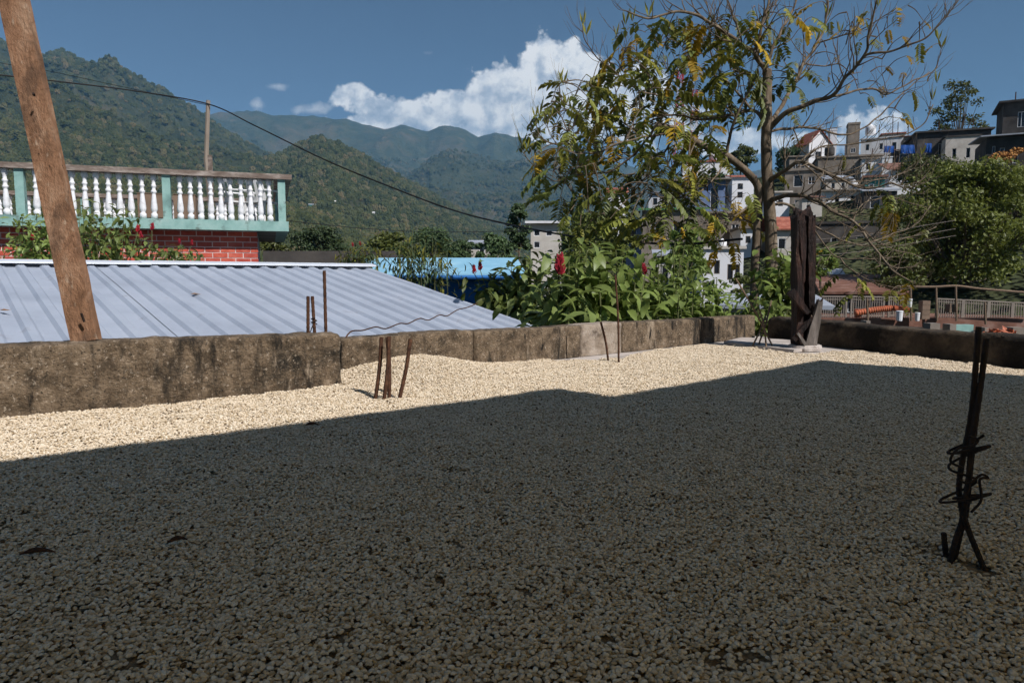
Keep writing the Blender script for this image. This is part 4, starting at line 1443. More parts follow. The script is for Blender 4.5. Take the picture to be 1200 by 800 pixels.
def plastic_chair(c, yaw, label):
    t = thing('plastic_chair', label, 'chair', c, 'plastic chairs on the terrace')
    R = Matrix.Rotation(yaw, 3, 'Z')

    def L(x, y, z):
        return Vector(c) + R @ Vector((x, y, z))
    m = MB()
    nb_ = 9
    for i in range(nb_ - 1):
        pass
    vs, fs = [], []
    for j in range(6):
        z = 0.42 + 0.42 * j / 5
        hw = 0.22 * (1 - 0.25 * (j / 5) ** 2)
        for i in range(nb_):
            u = -1 + 2 * i / (nb_ - 1)
            vs.append(L(u * hw, 0.2 + 0.09 * j / 5 - 0.07 * u * u, z - (0.05 * u * u if j == 5 else 0)))
    for j in range(5):
        for i in range(nb_ - 1):
            if j in (1, 2, 3) and i % 2 == 1:
                continue
            a = j * nb_ + i
            fs.append((a, a + 1, a + nb_ + 1, a + nb_))
    m.add(vs, fs)
    m.build('backrest', M_PLASTICW, t)
    MB().box(L(0, 0, 0.42), (0.44, 0.42, 0.025), R=R).build('seat', M_PLASTICW, t)
    for sx in (-1, 1):
        for sy in (-1, 1):
            MB().tube([L(0.2 * sx, 0.18 * sy, 0.41), L(0.24 * sx, 0.24 * sy, 0.0)], [0.025, 0.018], 6).build('leg', M_PLASTICW, t)
        MB().tube(smoothpath([L(0.21 * sx, 0.2, 0.62), L(0.26 * sx, 0.05, 0.62), L(0.25 * sx, -0.18, 0.6), L(0.22 * sx, -0.2, 0.41)], 4), 0.016, 6).build('armrest', M_PLASTICW, t)


for (x, n_, yaw, lab) in [(284, 0.9, 2.3, 'white plastic chair on the terrace farther from the corner post'), (312, 0.75, 2.8, 'white plastic chair on the terrace beside the corner post')]:
    c = on_line(x, A0 + BN * n_, BU)
    plastic_chair((c.x, c.y, 1.363), yaw, lab)
# pole and cable
pp0 = at(240, 118, 16.8)
pole = MB()
pole.tube([(pp0.x + 0.06, pp0.y, 1.0), (pp0.x + 0.05, pp0.y, 2.0), (pp0.x - .02, pp0.y, 3.2), pp0 + Vector((.08, 0, 0.0))], [0.07, 0.065, 0.055, 0.05], 8)
gz = hgt(pp0)
pole.v = [(v[0], v[1], gz - 0.3 if abs(v[2] - 1.0) < 0.08 else v[2]) for v in pole.v]
tag(pole.build('utility_pole', M_GREYPOLE), 'thin weathered wooden pole carrying the black cable behind the terrace', 'pole')
wp0 = at(246, 182, 15.8)
tag(MB().box((wp0.x, wp0.y, (1.37 + wp0.z) / 2), (0.075, 0.075, wp0.z - 1.37)).build('wooden_stake', M_BROWNRAIL), 'short dark brown stake beside the thin cable pole', 'stake')
ca = [(-60, 80, 13.5), (0, 88, 14.0), (80, 97, 14.8), (160, 107, 15.7), (244, 122, 16.75), (300, 148, 15.6), (380, 187, 14.2), (460, 220, 13.0), (530, 246, 12.2), (592, 262, 11.5), (680, 278, 10.5), (790, 286, 9.6), (870, 280, 8.8)]
tag(MB().tube(smoothpath([at(*q) for q in ca], 8), 0.0145, 6).build('power_cable', M_CABLE), 'black power cable sagging from the thin pole into the tree', 'cable')
cb = [(-60, 66, 20), (0, 74, 20), (60, 84, 20), (130, 99, 19), (242, 123, 16.85)]
tag(MB().tube(smoothpath([at(*q) for q in cb], 6), 0.007, 5).build('power_cable', M_CABLE), 'thinner black cable above the main cable on the pole', 'cable')
cc_ = [(340, 259, 13.5), (430, 268, 15), (520, 272, 17), (620, 270, 20)]
tag(MB().tube(smoothpath([at(*q) for q in cc_], 6), 0.008, 5).build('power_cable', M_CABLE), 'low slack black cable leaving the terrace corner', 'cable')

# ------------------------------------------------------------------ blue house and far low wall
bz = thing('blue_house', 'low bright blue house with a light blue roof beyond the metal roof', 'house', at(560, 321, 12.5))
e_l, e_r = at(440, 321, 12.5), at(617, 321, 12.5)
r_l, r_r = at(425, 302, 15.6), at(606, 302, 15.6)
m = MB()
th_ = Vector((0, 0, -0.07))
m.add([e_l, e_r, r_r, r_l, e_l + th_, e_r + th_, r_r + th_, r_l + th_], [(0, 1, 2, 3), (7, 6, 5, 4), (0, 4, 5, 1), (1, 5, 6, 2), (2, 6, 7, 3), (3, 7, 4, 0)])
m.build('roof', M_BLUEROOF, bz)
MB().prism([(e_l.x + .2, e_l.y + .3), (e_r.x - .2, e_r.y + .3), (r_r.x - .1, r_r.y), (r_l.x + .1, r_l.y)], GROUND_Z - .2, e_l.z - 0.09).build('wall', M_BLUEWALL, bz)
MB().tube([e_l + Vector((0, -.03, -.06)), e_r + Vector((0, -.03, -.06))], 0.035, 8).build('gutter', M_BLUEWALL, bz)
q0, q1 = at(308, 294, 19), at(470, 298, 19)
tag(MB().prism([(q0.x, q0.y), (q1.x, q1.y), (q1.x, q1.y + .25), (q0.x, q0.y + .25)], GROUND_Z - .3, q0.z).build('boundary_wall', M_DARKCONC), 'long dark low wall beyond the metal roof ridge', 'wall')


# ------------------------------------------------------------------ leaves
def leaf_mesh(name, w, bend, fold, mat, nl=4, tipw=0.0):
    """one blade of unit length along +Y, folded on its midrib, drooping"""
    vs, fs = [], []
    prof = [0.10, 0.72, 1.0, 0.80, 0.10] if nl == 4 else [math.sin(math.pi * (0.04 + 0.96 * i / nl)) ** 0.8 for i in range(nl + 1)]
    for i in range(nl + 1):
        t = i / nl
        y = math.sin(bend * t) / bend if bend else t
        z = (math.cos(bend * t) - 1) / bend if bend else 0
        hw = w / 2 * prof[i]
        vs += [(-hw, y, z + fold * hw), (0, y, z), (hw, y, z + fold * hw)]
    for i in range(nl):
        a = i * 3
        fs += [(a, a + 1, a + 4, a + 3), (a + 1, a + 2, a + 5, a + 4)]
    me = bpy.data.meshes.new(name)
    me.from_pydata(vs, [], fs)
    me.polygons.foreach_set('use_smooth', [True] * len(me.polygons))
    me.materials.append(mat)
    me.update()
    return me


def basis(dirv, up, loc, s):
    y = dirv.normalized()
    x = y.cross(up)
    x = x.normalized() if x.length > 1e-6 else Vector((1, 0, 0))
    z = x.cross(y)
    M = Matrix((x, y, z)).transposed().to_4x4()
    M = M @ Matrix.Diagonal((s, s, s, 1))
    M.translation = loc
    return M


def flower_mesh(seed):
    r = random.Random(seed)
    m = MB()
    for i in range(60):
        t = r.random()
        a = r.uniform(0, 6.28)
        rad = 0.034 * (1 - 0.5 * t)
        c = Vector((rad * math.cos(a) * .2, rad * math.sin(a) * .2, 0.12 * t))
        e = c + Vector((rad * math.cos(a), rad * math.sin(a), 0.022 + 0.02 * r.random()))
        m.tube([c, (c + e) / 2, e], [0.003, 0.0065, 0.004], 5)
    me = bpy.data.meshes.new('flower_head')
    me.from_pydata(m.v, [], m.f)
    me.materials.append(M_FLOWER)
    return me


FLOW = [flower_mesh(i) for i in range(2)]
_leafcache = {}


def blades(key, w, bend, fold):
    k = (key, w, bend, fold)
    if k not in _leafcache:
        _leafcache[k] = leaf_mesh('leaf', w, bend, fold, M_LEAF[key])
    return _leafcache[k]


def shrub(label, tips, base_y, D, leaf, keys, per=8, width=0.42, seed=0, name='leafy_shrub', flowers=(), drop=0.5, lean=0.3, span=0.6, group=None, maxleaf=298, zbase=None, cat='shrub', fsize=1.0, fill=320):
    """stems rise from the ground to tips given as px directions with a depth offset; paired leaves clothe the upper stems"""
    r = random.Random(seed)
    tipP = [at(x, y, D + dy) for x, y, dy in tips]
    bx = sum(p.x for p in tipP) / len(tipP)
    zb = base_y if zbase is None else zbase
    root = thing(name, label, cat, (bx, D, zb), group)
    leaves = []
    for tpnt in tipP:
        b = Vector((bx + (tpnt.x - bx) * (1 - lean) + r.uniform(-.05, .05), tpnt.y + r.uniform(-.1, .1), zb))
        mid = b.lerp(tpnt, 0.55) + Vector((r.uniform(-.06, .06), r.uniform(-.06, .06), 0.03))
        P = smoothpath([b, mid, tpnt], 8)
        MB().tube(P, [0.011 - 0.007 * i / (len(P) - 1) for i in range(len(P))], 5).build('stem', M_STEM, root)
        L = (tpnt - b).length
        a0 = r.uniform(0, 6.28)
        for i in range(per):
            t = 1 - min(span, 1.0) * ((i // 2) / max(1, per / 2 - 1)) if per > 2 else 1.0
            if t * L < 0.15:
                continue
            f = t * (len(P) - 1)
            k = min(len(P) - 2, int(f))
            q = P[k].lerp(P[k + 1], f - k)
            a = a0 + (i // 2) * 1.75 + (i % 2) * math.pi + r.uniform(-.35, .35)
            dz = r.uniform(-0.15, 0.75) if i < 4 else r.uniform(-0.7, 0.35)
            d = Vector((math.cos(a), math.sin(a), dz - drop * 0.3))
            s = leaf * r.uniform(0.75, 1.25) * (0.75 if i < 2 else 1.0)
            leaves.append((q, d, s))
    r.shuffle(leaves)
    for (q, d, s) in leaves[:maxleaf]:
        key = keys[r.randrange(len(keys))]
        me = blades(key, width, r.choice((0.5, 0.9, 1.4)) * (0.6 + drop), r.choice((0.25, 0.5)))
        up = Vector((r.uniform(-.35, .35), r.uniform(-.35, .35), 1))
        child('leaf', me, root, q, matrix=basis(d, up, q + d.normalized() * 0.01, s))
    if fill:
        fm_ = {}
        for _ in range(fill):
            tpnt = tipP[r.randrange(len(tipP))]
            q = tpnt + Vector((r.gauss(0, leaf * .8), r.gauss(0, leaf * .8), -abs(r.gauss(0, leaf * 1.6))))
            key = keys[r.randrange(len(keys))]
            a = r.uniform(0, 6.28)
            d = Vector((math.cos(a), math.sin(a), r.uniform(-.8, .5)))
            me = blades(key, width, r.choice((0.5, 0.9, 1.4)) * (0.6 + drop), r.choice((0.25, 0.5)))
            M = basis(d, Vector((r.uniform(-.5, .5), r.uniform(-.5, .5), 1)), q, leaf * r.uniform(.6, 1.1))
            fm_.setdefault(key, MB()).add([M @ v.co for v in me.vertices], [tuple(p.vertices) for p in me.polygons])
        fb = MB()
        ks = sorted(fm_)
        for i, k in enumerate(ks):
            fb.add(fm_[k].v, fm_[k].f, i)
        fb.build('inner_leaves', [M_LEAF[k] for k in ks], root, smooth=True)['kind'] = 'stuff'
    for (x, y, dy) in flowers:
        q = at(x, y, D + dy)
        near_ = min(tipP, key=lambda p: (p - q).length)
        b = Vector((near_.x, near_.y, near_.z - 0.25))
        MB().tube(smoothpath([b, b.lerp(q, .5) + Vector((0, 0, -.04)), q], 5), 0.005, 5).build('stem', M_STEM, root)
        o = child('flower_head', FLOW[r.randrange(2)], root, q, rot=(r.uniform(-.3, .3), r.uniform(-.3, .3), r.uniform(0, 6)), scale=(fsize,) * 3)
    return root


def tipgrid(poly, n, seed, dd=0.5):
    """random px positions inside a polygon, spread by rejection"""
    r = random.Random(seed)
    xs, ys = [p[0] for p in poly], [p[1] for p in poly]
    out = []
    tries = 0
    best = []
    area = abs(sum(poly[i][0] * poly[(i + 1) % len(poly)][1] - poly[(i + 1) % len(poly)][0] * poly[i][1] for i in range(len(poly)))) / 2
    md = 0.72 * math.sqrt(area / n)
    while len(out) < n and tries < 6000:
        tries += 1
        x, y = r.uniform(min(xs), max(xs)), r.uniform(min(ys), max(ys))
        ins = False
        for i in range(len(poly)):
            (x1, y1), (x2, y2) = poly[i], poly[(i + 1) % len(poly)]
            if (y1 > y) != (y2 > y) and x < (x2 - x1) * (y - y1) / (y2 - y1) + x1:
                ins = not ins
        if ins and all((x - a) ** 2 + (y - b) ** 2 > md * md for a, b, _ in out):
            out.append((x, y, r.uniform(-dd, dd)))
    return out


# red-flowered shrubs against the parapet and smaller-leaved weeds beyond them
shrub('broad-leaved shrub with a large red flower head behind the block parapet', tipgrid([(634, 318), (648, 292), (668, 276), (702, 282), (712, 320), (704, 368), (658, 372), (634, 352)], 25, 1, .4), -3.0, 5.6, 0.215,
      ['shrub', 'shrub', 'shrub_pale'], per=14, seed=1, flowers=[(656, 322, -.45)], span=0.32, zbase=-1.2, fsize=1.15, width=.36)
shrub('broad-leaved shrub with small red blooms beside the metal roof edge', tipgrid([(562, 330), (570, 316), (600, 302), (622, 292), (640, 322), (640, 362), (612, 356), (585, 342)], 19, 2, .3), -3.0, 8.6, 0.25,
      ['shrub', 'shrub', 'shrub_pale', 'dark'], per=12, seed=2, flowers=[(556, 321, -.1), (563, 317, .1)], span=0.3, zbase=-1.2, fsize=.8, width=.36)
shrub('dense broad-leaved shrub growing between the flower head and the weeds', tipgrid([(700, 300), (716, 290), (742, 300), (768, 312), (772, 350), (756, 374), (716, 376), (700, 350)], 23, 3, .45), -3.0, 5.5, 0.19,
      ['shrub', 'weed', 'shrub'], per=12, seed=3, flowers=[(756, 322, -.3)], span=0.35, zbase=-1.2, fsize=.6, width=.36)
shrub('small-leaved weedy bush below the drooping tree crown', tipgrid([(764, 290), (790, 276), (812, 300), (826, 340), (830, 366), (790, 372), (758, 362)], 24, 4, .5), -3.0, 6.0, 0.105,
      ['weed', 'weed', 'shrub', 'shrub_pale'], per=12, seed=4, span=0.4, zbase=-1.2, width=.5)
shrub('small-leaved creeper clump spilling over the parapet corner', tipgrid([(800, 330), (836, 318), (852, 350), (846, 372), (806, 374)], 16, 5, .3), -3.0, 6.1, 0.085,
      ['weed', 'weed', 'shrub'], per=14, seed=5, span=0.5, zbase=-1.2, width=.55)
shrub('glossy leafy sapling standing between the trunks and the rotten post', tipgrid([(905, 300), (918, 286), (930, 296), (932, 325), (918, 338), (902, 330)], 9, 6, .2), -3.0, 6.3, 0.12,
      ['weed', 'dark', 'shrub'], per=12, seed=6, span=0.3, zbase=-1.4, width=.5)
shrub('low green sprouts at the foot of the twin trunks', tipgrid([(868, 366), (876, 352), (892, 348), (906, 356), (906, 374), (872, 376)], 9, 7, .15), -3.0, 5.6, 0.10,
      ['shrub', 'weed', 'shrub_pale'], per=10, seed=7, span=0.3, zbase=-0.6, width=.4)
shrub('narrow-leaved bush in front of the light blue roof', tipgrid([(456, 292), (470, 284), (488, 262), (506, 266), (528, 290), (520, 312), (498, 326), (470, 308)], 22, 8, .3), -3.0, 10.2, 0.17,
      ['oleander', 'oleander', 'olive'], per=12, seed=8, span=0.22, zbase=-1.5, width=.16, name='narrow_leaved_bush', cat='bush')
shrub('small narrow-leaved bush with tiny red flowers beyond the ridge cap', tipgrid([(398, 296), (412, 284), (430, 286), (446, 292), (440, 304), (404, 304)], 12, 9, .3), -3.0, 11.4, 0.15,
      ['oleander', 'olive'], per=10, seed=9, span=0.2, zbase=-1.0, width=.2, flowers=[(414, 289, 0), (422, 288, 0)], name='narrow_leaved_bush', cat='bush', fsize=.5)
shrub('leafy shrub left of the leaning timber before the brick wall', tipgrid([(18, 262), (30, 250), (50, 240), (66, 244), (72, 300), (20, 304)], 20, 10, .25), -3.0, 9.6, 0.16,
      ['shrub', 'shrub', 'shrub_pale'], per=12, seed=10, span=0.25, zbase=-1.5, flowers=[(38, 282, -.3)], fsize=.6, width=.34)
shrub('leafy shrub with dark red spikes hiding the balusters right of the leaning timber', tipgrid([(86, 236), (108, 232), (130, 240), (150, 240), (156, 262), (176, 280), (186, 300), (96, 302)], 23, 11, .25), -3.0, 9.7, 0.17,
      ['shrub', 'shrub', 'shrub_pale'], per=12, seed=11, span=0.25, zbase=-1.5, flowers=[(161, 272, -.1), (178, 270, -.1), (166, 280, 0)], fsize=.75, width=.34)
shrub('sparse leafy sprigs with dark red spikes against the bricks', tipgrid([(184, 288), (212, 284), (228, 296), (226, 306), (190, 306)], 8, 12, .15), -3.0, 9.9, 0.14,
      ['shrub', 'shrub_pale'], per=8, seed=12, span=0.2, zbase=-1.5, flowers=[(211, 286, 0), (224, 288, 0)], fsize=.6, width=.34)

# ------------------------------------------------------------------ the big half-bare tree
TD = 8.5
KT = TD / 6.3
tree = thing('half_bare_tree', 'large half-bare tree with twin trunks and drooping feathery green and yellow leaves', 'tree', at(895, 420, TD) * 1.0)
tree.location.z = -2.2
_r = random.Random(21)
BR = []    # skeleton points for attaching twigs


def limb(pts, r0, r1, name='branch', twigs=0, tl=0.35, jitter=0.02, up=0.3, n=6):
    """pts: (px, py, depth offset)"""
    P = [at(x, y, TD + dy * KT) for x, y, dy in pts]
    Q = smoothpath(P, 7)
    N_ = len(Q)
    Q = [q + Vector((mnoise.noise(q * 5), mnoise.noise(q * 5 + Vector((7, 0, 0))), mnoise.noise(q * 5 + Vector((0, 9, 0))))) * jitter for q in Q]
    kk = KT * (1.0 if name == 'trunk' else 0.64)
    tl, jitter = tl * KT, jitter * KT
    R = [kk * (r0 + (r1 - r0) * (i / (N_ - 1)) ** 0.7) for i in range(N_)]
    R = [rr_ * (1 + 0.07 * mnoise.noise(q * 14)) for rr_, q in zip(R, Q)]
    m = MB().tube(Q, R, 10 if r0 > 0.03 else n)
    for q, rad in zip(Q, R):
        BR.append((q, rad))
    for k in range(int(twigs * 2.4)):
        t = _r.uniform(0.2, 1.0)
        i = min(N_ - 2, int(t * (N_ - 1)))
        q = Q[i]
        ax = (Q[i + 1] - q).normalized()
        side = Vector((_r.uniform(-1, 1), _r.uniform(-1, 1), _r.uniform(-.6, 1)))
        d = (ax * 0.7 + side * 0.8).normalized()
        L = tl * _r.uniform(0.5, 1.3)
        tw = [q]
        for s_ in range(5):
            d = (d + Vector((_r.uniform(-.3, .3), _r.uniform(-.3, .3), _r.uniform(-.2, .3) + up * 0.35))).normalized()
            tw.append(tw[-1] + d * L / 5)
        rt = min(R[i] * 0.5, _r.uniform(.004, 0.009) * KT)
        tq = smoothpath(tw, 3)
        m.tube(tq, [rt * (1 - 0.65 * j / (len(tq) - 1)) for j in range(len(tq))], 5)
        for p in tq[4:]:
            BR.append((p, rt))
        if _r.random() < 0.6:
            b2 = tq[len(tq) // 2]
            d2 = (d + Vector((_r.uniform(-1, 1), _r.uniform(-1, 1), _r.uniform(-.3, .9)))).normalized()
            t2 = [b2, b2 + d2 * L * .25, b2 + (d2 + Vector((0, 0, .3))) * L * .5]
            m.tube(t2, [rt * .6, rt * .45, rt * .25], 5)
    return m.build(name, M_BARK, tree, smooth=True)


limb([(904, 450, 0), (903, 380, 0), (904, 300, 0), (901, 235, .02), (898, 180, .03), (899, 140, .03), (899, 105, .05), (899, 82, .05)], 0.064, 0.040, 'trunk', jitter=.01)
limb([(884, 450, .06), (884, 380, .06), (885, 310, .06), (888, 255, .06), (889, 222, .04), (876, 203, .0), (852, 183, -.1), (825, 171, -.2), (795, 154, -.35), (770, 146, -.5)], 0.050, 0.024, 'trunk', jitter=.01)
# right-hand limbs
limb([(901, 150, .03), (922, 132, -.1), (950, 121, -.2), (974, 113, -.3), (990, 93, -.4), (1012, 66, -.5), (1018, 41, -.6), (1029, -5, -.7)], 0.042, 0.010, twigs=9, tl=.4)
limb([(1012, 66, -.5), (1048, 58, -.6), (1084, 44, -.7), (1103, 25, -.75), (1126, -4, -.8)], 0.017, 0.007, twigs=6, tl=.35)
limb([(974, 113, -.3), (1018, 104, -.1), (1040, 110, 0), (1067, 96, .1), (1092, 85, .2), (1103, 62, .2)], 0.018, 0.006, twigs=7, tl=.3)
limb([(902, 153, .05), (930, 150, .2), (952, 151, .3), (996, 157, .4), (1029, 137, .5), (1051, 115, .6), (1090, 84, .7)], 0.022, 0.008, twigs=8, tl=.3)
limb([(902, 212, .0), (920, 200, -.2), (938, 190, -.35), (957, 198, -.5), (985, 209, -.6), (1010, 222, -.7), (1045, 214, -.8)], 0.032, 0.010, twigs=9, tl=.4)
limb([(938, 190, -.35), (962, 172, -.3), (1000, 168, -.3), (1050, 160, -.4), (1082, 146, -.4), (1094, 122, -.4)], 0.014, 0.006, twigs=6, tl=.3)
limb([(957, 198, -.5), (990, 212, -.2), (1030, 210, .1), (1065, 200, .3), (1080, 185, .3)], 0.012, 0.006, twigs=6, tl=.3)
limb([(903, 145, .04), (918, 120, .25), (935, 91, .4), (941, 74, .45), (957, 52, .55), (968, 25, .6), (970, -5, .6)], 0.034, 0.013, twigs=8, tl=.35)
limb([(941, 74, .45), (965, 78, .5), (985, 77, .5), (1000, 90, .6), (1008, 110, .6)], 0.012, 0.005, twigs=5, tl=.25)
limb([(957, 52, .55), (985, 42, .4), (1020, 30, .3), (1050, 8, .2)], 0.012, 0.006, twigs=5, tl=.3)
limb([(903, 235, .0), (925, 229, -.3), (945, 231, -.4), (975, 246, -.6), (1000, 260, -.7), (1020, 285, -.8), (1045, 315, -.9), (1068, 330, -1.0)], 0.036, 0.008, twigs=9, tl=.35)
limb([(903, 240, .0), (925, 240, .2), (950, 262, .3), (985, 280, .4), (1020, 288, .45), (1060, 280, .5), (1096, 266, .6)], 0.024, 0.006, twigs=8, tl=.35)
limb([(950, 262, .3), (968, 290, .2), (985, 302, .1), (1020, 303, 0), (1052, 300, 0)], 0.014, 0.006, twigs=6, tl=.3)
limb([(985, 302, .1), (1000, 318, -.1), (1030, 333, -.2), (1060, 338, -.3), (1072, 335, -.3)], 0.011, 0.005, twigs=6, tl=.25)
limb([(1020, 285, -.8), (1048, 274, -.6), (1075, 262, -.5), (1090, 240, -.4)], 0.011, 0.005, twigs=6, tl=.3)
limb([(1000, 260, -.7), (1010, 240, -.6), (1040, 232, -.5), (1085, 243, -.4)], 0.010, 0.005, twigs=4, tl=.3)
for (x0, y0, d0, x1, y1, d1) in [(938, 190, -.35, 1000, 235, -.1), (957, 198, -.5, 1030, 185, -.4), (945, 231, -.4, 1010, 215, -.2), (975, 246, -.6, 1055, 258, -.3), (1000, 260, -.7, 1075, 300, -.5), (968, 290, .2, 1000, 270, .4), (930, 150, .2, 965, 185, .3),
                                 (985, 209, -.6, 1040, 190, -.5), (950, 262, .3, 940, 300, .4), (1020, 288, .45, 1075, 312, .4), (920, 200, -.2, 925, 165, -.2), (1045, 214, -.8, 1085, 205, -.7)]:
    limb([(x0, y0, d0), ((x0 + x1) / 2 + _r.uniform(-8, 8), (y0 + y1) / 2 + _r.uniform(-2, 12), (d0 + d1) / 2), (x1, y1, d1)], 0.011, 0.005, twigs=4, tl=.3)
# upper and left-hand limbs
limb([(899, 86, .05), (886, 66, -.1), (870, 52, -.2), (845, 36, -.3), (820, 20, -.4), (790, 14, -.5), (760, 22, -.6), (735, 14, -.65)], 0.038, 0.009, twigs=9, tl=.4)
limb([(897, 80, .05), (911, 44, .1), (922, 25, .2), (934, -4, .3)], 0.026, 0.011, twigs=6, tl=.3)
limb([(887, 66, -.1), (893, 28, -.1), (902, -6, -.1)], 0.026, 0.013, twigs=6, tl=.3)
limb([(870, 52, -.2), (862, 25, -.2), (850, -6, -.2)], 0.014, 0.008, twigs=5, tl=.3)
limb([(845, 36, -.3), (830, 15, -.2), (822, -6, -.2)], 0.012, 0.006, twigs=4, tl=.3)
limb([(897, 146, .03), (883, 130, .1), (858, 135, .2), (820, 140, .3), (785, 134, .4), (745, 150, .5), (715, 148, .5)], 0.030, 0.008, twigs=9, tl=.4)
limb([(850, 182, -.1), (858, 148, -.2), (872, 118, -.25), (882, 100, -.3)], 0.026, 0.010, twigs=5, tl=.3)
limb([(846, 92, .2), (820, 80, .1), (798, 82, .05), (775, 94, 0), (748, 92, 0)], 0.015, 0.006, twigs=5, tl=.3)
limb([(880, 128, .1), (862, 105, .2), (845, 88, .25), (832, 60, .3), (815, 40, .3)], 0.020, 0.008, twigs=6, tl=.3)
limb([(820, 140, .3), (797, 122, .1), (775, 114, 0), (750, 106, -.1), (725, 88, -.2), (705, 72, -.3), (687, 50, -.35), (682, 30, -.35)], 0.018, 0.006, twigs=8, tl=.3)
limb([(775, 114, 0), (755, 80, .2), (735, 62, .2), (722, 40, .2), (719, 30, .2)], 0.009, 0.005, twigs=4, tl=.25)
limb([(795, 154, -.35), (760, 160, -.5), (725, 168, -.7), (690, 180, -.8), (655, 172, -.9), (632, 160, -.9), (627, 143, -.9)], 0.020, 0.005, twigs=8, tl=.35)
limb([(770, 146, -.5), (745, 178, -.4), (715, 200, -.3), (680, 205, -.2), (650, 212, -.1), (624, 192, 0), (612, 178, 0)], 0.018, 0.005, twigs=8, tl=.35)
limb([(795, 154, -.35), (770, 190, .1), (745, 222, .2), (715, 244, .3), (690, 262, .3), (676, 280, .3)], 0.018, 0.005, twigs=8, tl=.35)
limb([(825, 171, -.2), (808, 205, -.1), (790, 238, 0), (770, 262, .1), (748, 285, .1)], 0.016, 0.005, twigs=7, tl=.35)
limb([(740, 150, .5), (705, 130, .4), (680, 128, .3), (660, 120, .2), (655, 100, .2)], 0.010, 0.005, twigs=5, tl=.25)
limb([(889, 238, .04), (870, 246, -.1), (852, 258, -.2), (828, 262, -.3), (800, 272, -.4)], 0.018, 0.006, twigs=6, tl=.35)
limb([(886, 262, .06), (870, 256, .2), (845, 252, .3), (815, 232, .4), (790, 228, .5)], 0.014, 0.006, twigs=6, tl=.3)
limb([(852, 183, -.1), (836, 210, -.4), (815, 228, -.6), (780, 232, -.8), (755, 224, -.9)], 0.014, 0.005, twigs=6, tl=.3)


def compound(key, npair, seed, curl):
    """a pinnate leaf of unit length along +Y: arching rachis with drooping paired leaflets"""
    r = random.Random(seed)
    m = MB()
    P = []
    for i in range(12):
        t = i / 11
        P.append(Vector((0.04 * math.sin(t * 3 + seed), math.sin(curl * t) / curl, (math.cos(curl * t) - 1) / curl)))
    m.tube(P, [0.011 * (1 - 0.7 * i / 11) for i in range(12)], 4)
    for k in range(npair):
        t = 0.16 + 0.82 * k / (npair - 1)
        f = t * 11
        i = min(10, int(f))
        q = P[i].lerp(P[i + 1], f - i)
        ax = (P[i + 1] - P[i]).normalized()
        for sgn in (-1, 1):
            if r.random() < 0.06:
                continue
            d = (Vector((sgn, 0, 0)) + ax * r.uniform(0.25, 0.6) + Vector((0, 0, -r.uniform(0.0, 0.5)))).normalized()
            L = 0.235 * (0.7 + 0.5 * math.sin(math.pi * (0.15 + 0.75 * t))) * r.uniform(.85, 1.12)
            hw = L * 0.235
            sd_ = d.cross(Vector((0, 0, 1)))
            sd_ = (sd_.normalized() if sd_.length > 1e-3 else Vector((0, 1, 0)))
            nrm = sd_.cross(d)
            tip_drop = Vector((0, 0, -L * r.uniform(.05, .25)))
            a = q
            b1 = q + d * L * .35 + sd_ * hw + nrm * hw * .3
            b2 = q + d * L * .35 - sd_ * hw + nrm * hw * .3
            bm_ = q + d * L * .35
            c1 = q + d * L * .72 + sd_ * hw * .8 + nrm * hw * .25 + tip_drop * .4
            c2 = q + d * L * .72 - sd_ * hw * .8 + nrm * hw * .25 + tip_drop * .4
            cm = q + d * L * .72 + tip_drop * .4
            e = q + d * L + tip_drop
            m.add([a, b1, bm_, b2, c1, cm, c2, e], [(0, 1, 2), (0, 2, 3), (1, 4, 5, 2), (2, 5, 6, 3), (4, 7, 5), (5, 7, 6)])
    me = bpy.data.meshes.new('leaf')
    me.from_pydata(m.v, [], m.f)
    me.materials.append(M_LEAF[key])
    me.update()
    return me


CLEAF = {k: [compound(k, n_, 3 * i + j, c_) for j, (n_, c_) in enumerate([(9, 0.6), (10, 0.95), (8, 1.35)])] for i, k in enumerate(('dark', 'mid', 'olive', 'yellow'))}
# upright young shoots: the crown's own mesh
cm_ = MB()
SHOOTS = [(683, 30, -.35), (687, 42, -.35), (722, 44, .2), (733, 30, -.6), (741, 26, -.6), (660, 100, .2), (655, 96, .2), (627, 138, -.9), (632, 136, -.9), (645, 138, -.2), (612, 172, 0), (617, 178, 0), (664, 122, 0), (670, 130, 0),
          (1103, 58, .2), (1100, 48, .2), (1093, 118, -.4), (1098, 98, .2), (1018, 36, -.6), (1029, 8, -.7), (957, 48, .5), (985, 40, .4), (1004, 46, .2), (1008, 30, .2), (970, 20, .6), (1020, 205, -.2), (1080, 182, .3), (948, 45, .5), (905, 60, .2), (760, 20, -.6)]
for (x, y, dy) in SHOOTS:
    q = at(x, y, TD + dy * KT)
    for k in range(4):
        a = k * 1.6 + _r.uniform(0, 1)
        d = Vector((math.cos(a) * .35, math.sin(a) * .35, 1)).normalized()
        L = _r.uniform(.07, .15) * KT
        s_ = d.cross(Vector((math.sin(a), -math.cos(a), 0.1))).normalized() * L * .09
        cm_.add([q, q + d * L * .45 + s_, q + d * L, q + d * L * .45 - s_], [(0, 1, 2, 3)])
crown = cm_.build('crown', M_LEAF['olive'], tree)
crown['label'] = 'feathery drooping leaves, green on the left and yellowing above'


LB = {k: MB() for k in ('dark', 'mid', 'olive', 'yellow')}


